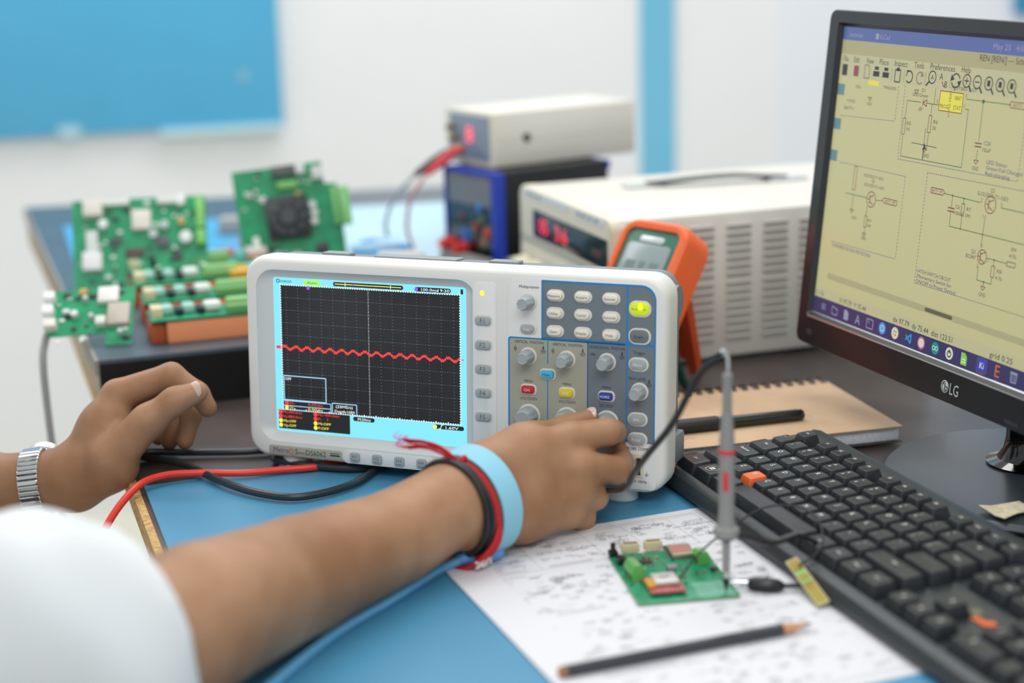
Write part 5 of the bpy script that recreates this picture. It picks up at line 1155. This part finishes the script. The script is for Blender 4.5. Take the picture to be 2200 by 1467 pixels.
def skin_mesh(name, f, ma, parent=None, it=2):
    V_, Q = f.mesh()
    nb = np.zeros_like(V_); ct = np.zeros(len(V_))
    for _ in range(it):                                               # relax the voxel steps a little
        nb[:] = 0; ct[:] = 0
        for a in range(4):
            i, j = Q[:, a], Q[:, (a + 1) % 4]
            np.add.at(nb, i, V_[j]); np.add.at(ct, i, 1); np.add.at(nb, j, V_[i]); np.add.at(ct, j, 1)
        V_ = V_ * .5 + .5 * nb / np.maximum(ct, 1)[:, None]
    me = bpy.data.meshes.new(name); me.vertices.add(len(V_)); me.vertices.foreach_set('co', V_.astype(np.float32).ravel())
    me.loops.add(Q.size); me.loops.foreach_set('vertex_index', Q.astype(np.int32).ravel()); me.polygons.add(len(Q))
    me.polygons.foreach_set('loop_start', np.arange(0, Q.size, 4, dtype=np.int32)); me.polygons.foreach_set('loop_total', np.full(len(Q), 4, np.int32))
    me.update(calc_edges=True); me.validate(); me.polygons.foreach_set('use_smooth', [True] * len(me.polygons)); me.materials.append(ma)
    o = bpy.data.objects.new(name, me); COL.objects.link(o); o.parent = parent; WM[o.name] = Matrix()
    return o
mm = .001
skin = mat('tan_skin', '#b08768', .5, spec=.35, sss=.06, hx2='#946a4b', vs=16, bump=.12, bs=650)
b = Field((-.54, -.72, -.30), (.33, .10, .50), .0021)
J = JT
SHR, SHL = np.array((-.2241, -.5811, .128)), np.array((-.354, -.247, .128)); EL = np.array((-.390, -.030, -.030)); CH = (SHR + SHL) / 2 + np.array((-.02, 0, -.06))
# trunk, neck, head
b.add(SHR + (-.03, .03, -.03), SHL + (-.01, -.03, -.03), .062, k=.03); b.add(CH + (.0, .06, -.04), CH + (.01, .0, -.18), .085, .08, k=.04); b.add(CH + (.02, -.06, -.04), CH + (.01, 0, -.18), .085, .08, k=.04)
b.add(CH + (.03, 0, .03), CH + (.06, .02, .16), .052, .048, k=.03); hd = CH + (.10, .035, .25)
b.add(hd, hd + (.01, .004, .05), .072, .08, k=.03); b.add(hd + (.045, .017, -.055), hd + (.02, .008, -.03), .042, .05, k=.03); b.add(hd + (.085, .032, .0), hd + (.092, .035, -.02), .008, .013, k=.012)
for s_ in (-1, 1):
    b.add(hd + (.070, .026, -.052), hd + (.068 - s_ * .008, .026 + s_ * .02, -.052), .009, .006, k=.008)
    b.add(hd + (-.005 - s_ * .028, s_ * .074, -.012), hd + (-.015 - s_ * .028, s_ * .078, .012), .008, .012, k=.006); b.add(hd + (.066 - s_ * .012, .025 + s_ * .03, .012), hd + (.066 - s_ * .012, .025 + s_ * .03, .012), .013, k=.01, sub=True); b.add(hd + (.058 - s_ * .012, .022 + s_ * .03, .012), hd + (.058 - s_ * .012, .022 + s_ * .03, .012), .0125, k=.004)
# right arm
b.chain([SHR, (SHR + J['Re']) / 2 + (0, 0, .0), J['Re']], [.058, .050, .043], .02)
b.chain([J['Re'], J['Rf1'], J['Rf2'], J['Rf3'], J['Rw']], [.043, .0415, .0362, .0300, .0275], .003)
b.chain([J['Rf3'], J['Rw'], J['Rwa']], [.026, .0240, .0205], .006); b.chain([J['Rf3'], J['Rw'], J['Rwb']], [.026, .0240, .0200], .006)
for a, c, r0, r1 in (('Rwa', 'Rim', .0185, .0125), ('Rwa', 'Rmm', .018, .0125), ('Rwb', 'Rrm', .018, .0120), ('Rwb', 'Rlm', .0175, .0112), ('Rwa', 'Rpa', .019, .017), ('Rpa', 'Rpb', .016, .016), ('Rpb', 'Rpc', .016, .0155)): b.add(J[a], J[c], r0, r1, .010)
b.add((J['Rwa'] + J['Rwb']) / 2, (J['Rpa'] + J['Rpc']) / 2, .0225, .0185, .006)
for a in ('Rim', 'Rmm', 'Rrm', 'Rlm'):
    b.add(J[a] + (-.001, -.0045, .002), J[a] + (-.001, -.0045, .002), .0085, k=.006)
b.chain([J['Rt0'], J['Rt1'], J['Rt2'], J['Rt3']], [.0160, .0122, .0092, .0074], .008)
b.chain([J['Rim'], J['Ri1'], J['Ri2'], J['Ri3']], [.0122, .0100, .0084, .0072], .0022)
b.chain([J['Rmm'], J['Rm1'], J['Rm2'], J['Rm3']], [.0120, .0101, .0086, .0074], .0022)
b.chain([J['Rrm'], J['Rr1'], J['Rr2'], J['Rr3']], [.0116, .0098, .0082, .0072], .0026)
b.chain([J['Rlm'], J['Rl1'], J['Rl2'], J['Rl3']], [.0106, .0088, .0074, .0066], .0042)
# left arm
b.chain([SHL, (SHL + EL) / 2, EL], [.058, .050, .043], .02); b.chain([EL, J['La'], J['Lb'], J['Lw']], [.044, .030, .0205, .0205], .012); b.chain([J['La'], J['Lb'], J['Lwb']], [.024, .0195, .020], .012)
b.chain([J['Lw'], J['Lp0'], J['Lp1'], J['Lim']], [.0215, .0205, .0185, .0125], .012); b.chain([J['Lwb'], J['Lh'], J['Lp1']], [.022, .0185, .016], .012)
for a, r1 in (('Lmm', .0125), ('Lrm', .0120), ('Llm', .0112)): b.add(J['Lp0'] + (J[a] - J['Lim']) * .5, J[a], .018, r1, .010)
b.chain([J['Lt0'], J['Lt1'], J['Lt2'], J['Lt3']], [.0178, .0128, .0103, .0086], .007)
b.chain([J['Lim'], J['Li1'], J['Li2'], J['Li3']], [.0130, .0100, .0088, .0078], .0042)
b.chain([J['Lmm'], J['Lm1'], J['Lm2'], J['Lm3']], [.0125, .0100, .0086, .0074], .0042)
b.chain([J['Lrm'], J['Lr1'], J['Lr2'], J['Lr3']], [.0120, .0096, .0082, .0072], .0042)
b.chain([J['Llm'], J['Ll1'], J['Ll2'], J['Ll3']], [.0110, .0086, .0074, .0066], .0042)
person = skin_mesh('person', b, skin)
tag(person, 'person in white shirt turning an oscilloscope knob, steel watch on the other wrist', 'person')
def along(ax0, ax1, t): return ax0 + (ax1 - ax0) * t
def rimpts(c, ax, n, off, tilt=None, f=None):
    """Points round a limb where the skin surface is met from the axis, pushed out by off."""
    f = f or b
    a = ax / np.linalg.norm(ax); u = np.cross(a, (0, 0, 1.)); u /= np.linalg.norm(u); w = np.cross(u, a)
    th = np.linspace(0, 2 * PI, n, endpoint=False); D = np.outer(np.cos(th), u) + np.outer(np.sin(th), w)
    if tilt is not None: D = D + np.outer(D @ np.array(tilt), a)
    R_ = np.linspace(.006, .075, 140); r = np.full(n, .04)
    for i in range(n):
        v = f.at(c + R_[:, None] * D[i]); k = np.argmax(v > 0); r[i] = R_[k] - v[k]
    for _ in range(2): r = (np.roll(r, 1) + 2 * r + np.roll(r, -1)) / 4
    for _ in range(60): r = np.maximum(r, (np.roll(r, 2) + np.roll(r, -2)) / 2 * .9985)
    return c + (r + off)[:, None] * D, D, a
def band(m, c, ax, w, th, n=48, off=.0004, wave=0):
    """A strap: a closed ribbon of width w and thickness th round the limb."""
    L = []
    for k, (s0, o_) in enumerate(((-.5, 0), (.5, 0), (.5, 1), (-.5, 1))):
        P_, D, a = rimpts(c + ax / np.linalg.norm(ax) * w * s0, ax, n, off + th * o_)
        if wave: P_ = P_ + np.outer(np.sin(np.arange(n) * 5.) * wave, a)
        L.append([Vector(p) for p in P_])
    L.append(L[0]); m.loft(L, False, False)
# nails
def nail(tip, base, up, w, l):
    d = Vector(tip) - Vector(base); d.normalize(); up = Vector(up); up = (up - d * up.dot(d)).normalized(); s_ = d.cross(up)
    m = M(T=frame(Vector(tip), s_, d, up)); L = []
    for j in range(7):
        t = j / 6; y = -l * .75 + l * t; hw = w / 2 * (1 - .75 * (2 * t - 1) ** 4 * (t > .5)) * (1 - .35 * (2 * t - 1) ** 4 * (t <= .5))
        L.append([(hw * math.sin(a), y, hw * .55 * math.cos(a) - hw * .55) for a in [-1.25 + 2.5 * i / 8 for i in range(9)]])
    m.loft(L, False, False, closed=False); return m
nm_ = mat('finger_nail', '#dcbcae', .25, coat=.3)
nail(J['Lt3'] + (J['Lt3'] - J['Lt2']) * .12 + np.array((-.0015, -.0078, .0046)), J['Lt2'], (-.15, -.86, .42), .0135, .0165).build('thumbnail', nm_, person)
nail(J['Rt3'] + (J['Rt3'] - J['Rt2']) * .10 + np.array((0, -.0035, .0062)), J['Rt2'], (.1, -.5, .86), .0105, .012).build('thumbnail', nm_, person)
# shirt: trunk and two sleeves
sh = Field((-.58, -.76, -.32), (.10, .12, .32), .003)
sh.add(SHR + (-.03, .03, -.03), SHL + (-.01, -.03, -.03), .078, k=.03); sh.add(CH + (.0, .06, -.04), CH + (.01, .0, -.19), .105, .11, k=.04); sh.add(CH + (.02, -.06, -.04), CH + (.01, 0, -.19), .105, .11, k=.04)
CU = np.array((.0230, -.4320, .0470)); fa = J['Rf2'] - J['Re']; fa = fa / np.linalg.norm(fa)
sh.chain([SHR, (SHR + J['Re']) / 2, J['Re'] + (-.012, 0, .012)], [.078, .068, .0555], .02); sh.chain([J['Re'] + (-.006, .004, .004), CU + fa * .03 + (-.003, .0, .003)], [.0555, .0525], .02)
CL = np.array((-.30, -.018, -.016)); sh.chain([SHL, (SHL + EL) / 2, EL, CL], [.078, .07, .06, .05], .02)
gx_, gy_, gz_ = [sh.lo[i] + sh.v * np.arange(sh.n[i]) for i in range(3)]
GX, GY, GZ = np.meshgrid(gx_, gy_, gz_, indexing='ij', sparse=True)
wav = np.sin(GX * 62 + GY * 35 + GZ * 28) * np.sin(GY * 48 - GX * 18 + 1.3 + GZ * 20) * .0058 + np.sin(GX * 130 - GY * 90 + GZ * 60) * .0016
sh.F += (wav).astype(np.float32)
cn = fa + .52 * np.array((.15, -.93, .33)); cn = cn / np.linalg.norm(cn)
pl = (GX - CU[0]) * cn[0] + (GY - CU[1]) * cn[1] + (GZ - CU[2]) * cn[2] + .002 * np.sin(GZ * 60 + GY * 40)
near = (GX > -.12) & (GY < -.28)
sh.F = np.where(near, np.maximum(sh.F, pl.astype(np.float32)), sh.F)
fl_ = J['Lb'] - EL; fl_ = fl_ / np.linalg.norm(fl_)
pl2 = (GX - CL[0]) * fl_[0] + (GY - CL[1]) * fl_[1] + (GZ - CL[2]) * fl_[2]
sh.F = np.where((GX > -.36) & (GY > -.16), np.maximum(sh.F, pl2.astype(np.float32)), sh.F)
skin_mesh('shirt', sh, mat('white_cotton', '#dfe3e5', .85, bump=.15, bs=1400), person, 3)
hr = Field(hd - .13, hd + .17, .004); hr.add(hd + (-.018, -.007, .03), hd + (0, 0, .06), .078, .083, k=.02); hr.F = np.maximum(hr.F, -Field.cap(np.meshgrid(*[hr.lo[i] + hr.v * np.arange(hr.n[i]) for i in range(3)], indexing='ij', sparse=True), hd + (.09, .034, -.04), hd + (.085, .03, .02), .06, .05).astype(np.float32))
skin_mesh('hair', hr, mat('black_hair', '#17130f', .5, bump=.5, bs=300), person, 1)
# trousers under the bench
PV = CH + (-.02, 0, -.27)
tr = Field(PV - (.2, .35, .62), PV + (.55, .35, .12), .006); fw = np.array((.93, .36, 0)); sd_ = np.array((.36, -.93, 0))
for s_ in (-1, 1):
    h_ = PV + sd_ * .09 * s_; kn = h_ + fw * .40 + (0, 0, -.02); kn[2] = -.24; ft = kn + fw * .02; ft[2] = -.70
    tr.chain([PV, h_, kn, ft], [.11, .09, .066, .05], .03)
    M().tube([Vector(ft + (0, 0, -.005)) , Vector(ft + fw * .07 + (0, 0, -.014)), Vector(ft + fw * .17 + (0, 0, -.022))], [.042, .040, .026], 14).build('shoe', black, person)
tr.add(PV, PV + (0, 0, .08), .12, .11, k=.03)
skin_mesh('trousers', tr, mat('charcoal_trousers', '#2d3036', .8), person, 1)
# watch with an expanding steel band
wa = J['Lw'] - J['La']; wc = along(J['Lb'], J['Lw'], .28)
wt = bpy.data.objects.new('wrist_watch', None); COL.objects.link(wt); wt.parent = person; WM[wt.name] = Matrix()
Pi_, D_w, aw = rimpts(wc, wa, 42, .0016)
lk = M()
for i in range(42):
    p = Vector(Pi_[i]); o_ = Vector(D_w[i]).normalized(); a = Vector(aw); t_ = a.cross(o_)
    X = frame(p, a, t_, o_); hl = (Pi_[(i + 1) % 42] - Pi_[i - 1]); hw = float(np.linalg.norm(hl)) / 4 * .9
    lk.loft([[(x, y, z) for x, y in rr(.0165, 2 * hw, .0006, 2)] for z in (-.0012, .0006)] + [[(x, y, .0014) for x, y in rr(.0150, hw * 1.1, .0005, 2)]], T=X)
lk.build('watch_band', mat('polished_steel', '#d5d8d6', .16, metal=1), wt, ang=25)
ti = int(np.argmax(D_w @ np.array((0, .96, .25)))); o_ = Vector(D_w[ti]).normalized(); a = Vector(aw); X = frame(Vector(Pi_[ti]), a, a.cross(o_), o_)
M(T=X).lathe([(.014, -.001), (.0165, .001), (.0165, .006), (.014, .008)], n=28).build('watch_case', MATS['polished_steel'], wt); M(T=X).lathe([(.0135, .0075), (.0135, .0086)], n=24).build('watch_dial', blackg, wt)
# bracelets on the right wrist
ra = (J['Rwa'] + J['Rwb']) / 2 - J['Rf3']; rau = ra / np.linalg.norm(ra); cw = (J['Rwa'] + J['Rwb']) / 2
blkb = mat('black_rubber_band', '#1f2021', .45)
for k, dx in enumerate((-.0215, -.0172)):
    P_, D, a = rimpts(cw + rau * dx, ra, 44, .0016)
    M().tube([Vector(p) for p in P_], .0021, 8, closed=True).build('black_bracelet', blkb, person)
redt = mat('red_thread', '#c8202c', .75, bump=.5, bs=1500)
rb = bpy.data.objects.new('thread_bracelet', None); COL.objects.link(rb); rb.parent = person; WM[rb.name] = Matrix()
m = M()
for k, dx in enumerate((-.0135, -.0125, -.0118)):
    P_, D, a = rimpts(cw + rau * dx, ra, 44, .0012 + .0006 * k)
    lowp = np.clip(-D[:, 2] - .25, 0, 1)[:, None] * (np.array(a) * (-.0085 + .004 * k)); P_ = P_ + lowp
    m.tube([Vector(p) for p in P_], .0010, 6, closed=True)
m.build('thread_loop', redt, rb)
P_, D, a = rimpts(cw + rau * -.0150, ra, 44, .0018)
lo_ = [i for i in range(44) if D[i][2] < -.05 and D[i][1] < .25]
m = M(); rr_ = random.Random(4)
for k in range(9):
    pts = [Vector(P_[i]) + Vector(D[i]) * .0032 * min(1, max(0, -D[i][2]) * 2.5) + Vector(a) * ((-.0175 + .0022 * k) * max(0, -D[i][2] - .1) * 1.1 + .003) for i in lo_]
    if len(pts) > 2: m.tube(pts, .0013, 5)
    ends = globals().setdefault('ENDS', []); j_ = int(np.argmin([.62 * D[i][2] + .78 * D[i][1] + (0 if D[i][2] < -.55 else 1) for i in lo_])); ends.append(pts[j_])
m.build('thread_wrap', redt, rb)
lowest = Vector(P_[int(np.argmin(.62 * D[:, 2] + .78 * D[:, 1]))]); m = M()
for e_ in ENDS:
    for k in range(6): m.ball(tuple(e_ + Vector(a) * rr_.uniform(-.0012, .0012) + Vector((rr_.uniform(-.0006, .0006), rr_.uniform(-.0018, 0), rr_.uniform(-.0045, .0005)))), .00095, 4)
m.build('white_beads', mat('white_thread_beads', '#ded9d2', .6), rb)
top_ = Vector(P_[int(np.argmax(D[:, 2] - .2 * D[:, 1]))]); m = M()
for k in range(14):
    e = top_ + Vector((-.036 + rr_.uniform(-.004, .003), .002 + rr_.uniform(-.003, .003), .013 + rr_.uniform(-.004, .004)))
    m.tube(smooth([top_ + Vector((rr_.uniform(-.002, .002), 0, 0)), top_.lerp(e, .5) + Vector((rr_.uniform(-.002, .002), rr_.uniform(-.002, .002), .004 + rr_.uniform(-.001, .002))), e], 5), .00045, 5)
m.build('thread_tassel', redt, rb)
m = M()
for k in range(12):
    e = top_ + Vector((-.0375 + rr_.uniform(-.005, .003), .002 + rr_.uniform(-.003, .003), .0135 + rr_.uniform(-.004, .004))); m.tube([e, e + Vector((-.002, 0, .0016)), e + Vector((.001, .001, .004))], .00035, 4)
m.build('pink_thread_ends', mat('pink_thread', '#e060b8', .7), rb)
m = M()
for k in range(5):
    m.ball(tuple(top_ + Vector(a) * (k * .0009) + Vector((rr_.uniform(-.0015, .0015), rr_.uniform(-.001, .001), .0008 + rr_.uniform(0, .0014)))), .0021, 5)
m.build('thread_knot', redt, rb)
# anti-static strap: its own thing, with plug and cord
strap = thing('wrist_strap', 'light blue anti-static wrist strap with plug and cord on the right wrist', 'wrist strap')
m = M(); band(m, cw + rau * .0012, ra, .0168, .0013); m.build('strap_band', mat('light_blue_elastic', '#8fcbe2', .75, bump=.4, bs=1200), strap)
P_, D, a = rimpts(cw + rau * .0012, ra, 60, .0016)
li = int(np.argmin(D[:, 2] + .25 * D[:, 1])); lp = Vector(P_[li])
plm = mat('blue_plug_plastic', '#5aa0e2', .4)
pe = Vector((.1975, -.2215, .0095)); pl_ = Vector((.1725, -.2330, .0085))
m = M(); m.tube([pe + Vector((.004, .0015, 0)), pe, pe.lerp(pl_, .35), pl_.lerp(pe, .2), pl_], [.004, .0062, .0060, .0045, .0036], 12); m.build('plug', plm, strap)
m = M(); m.box((0, 0, 0), (.019, .012, .006), .0012, T=frame(lp + Vector((.001, -.003, .0)), a_ := Vector(a), Vector(D[li]).cross(Vector(a)), -Vector(D[li]))); m.build('clasp', mat('sky_blue_clasp', '#7fb6e8', .4), strap)
M().tube(smooth([pl_ + Vector((.004, .002, 0)), (.1605, -.2430, .0062), (.1318, -.2905, .0056), (.1012, -.3402, .0056), (.0735, -.4050, .0056), (.055, -.46, .0056), (.045, -.52, .0056)], 8), .0031, 8).build('cord', mat('blue_coil_cord', '#6ab4e0', .45), strap)
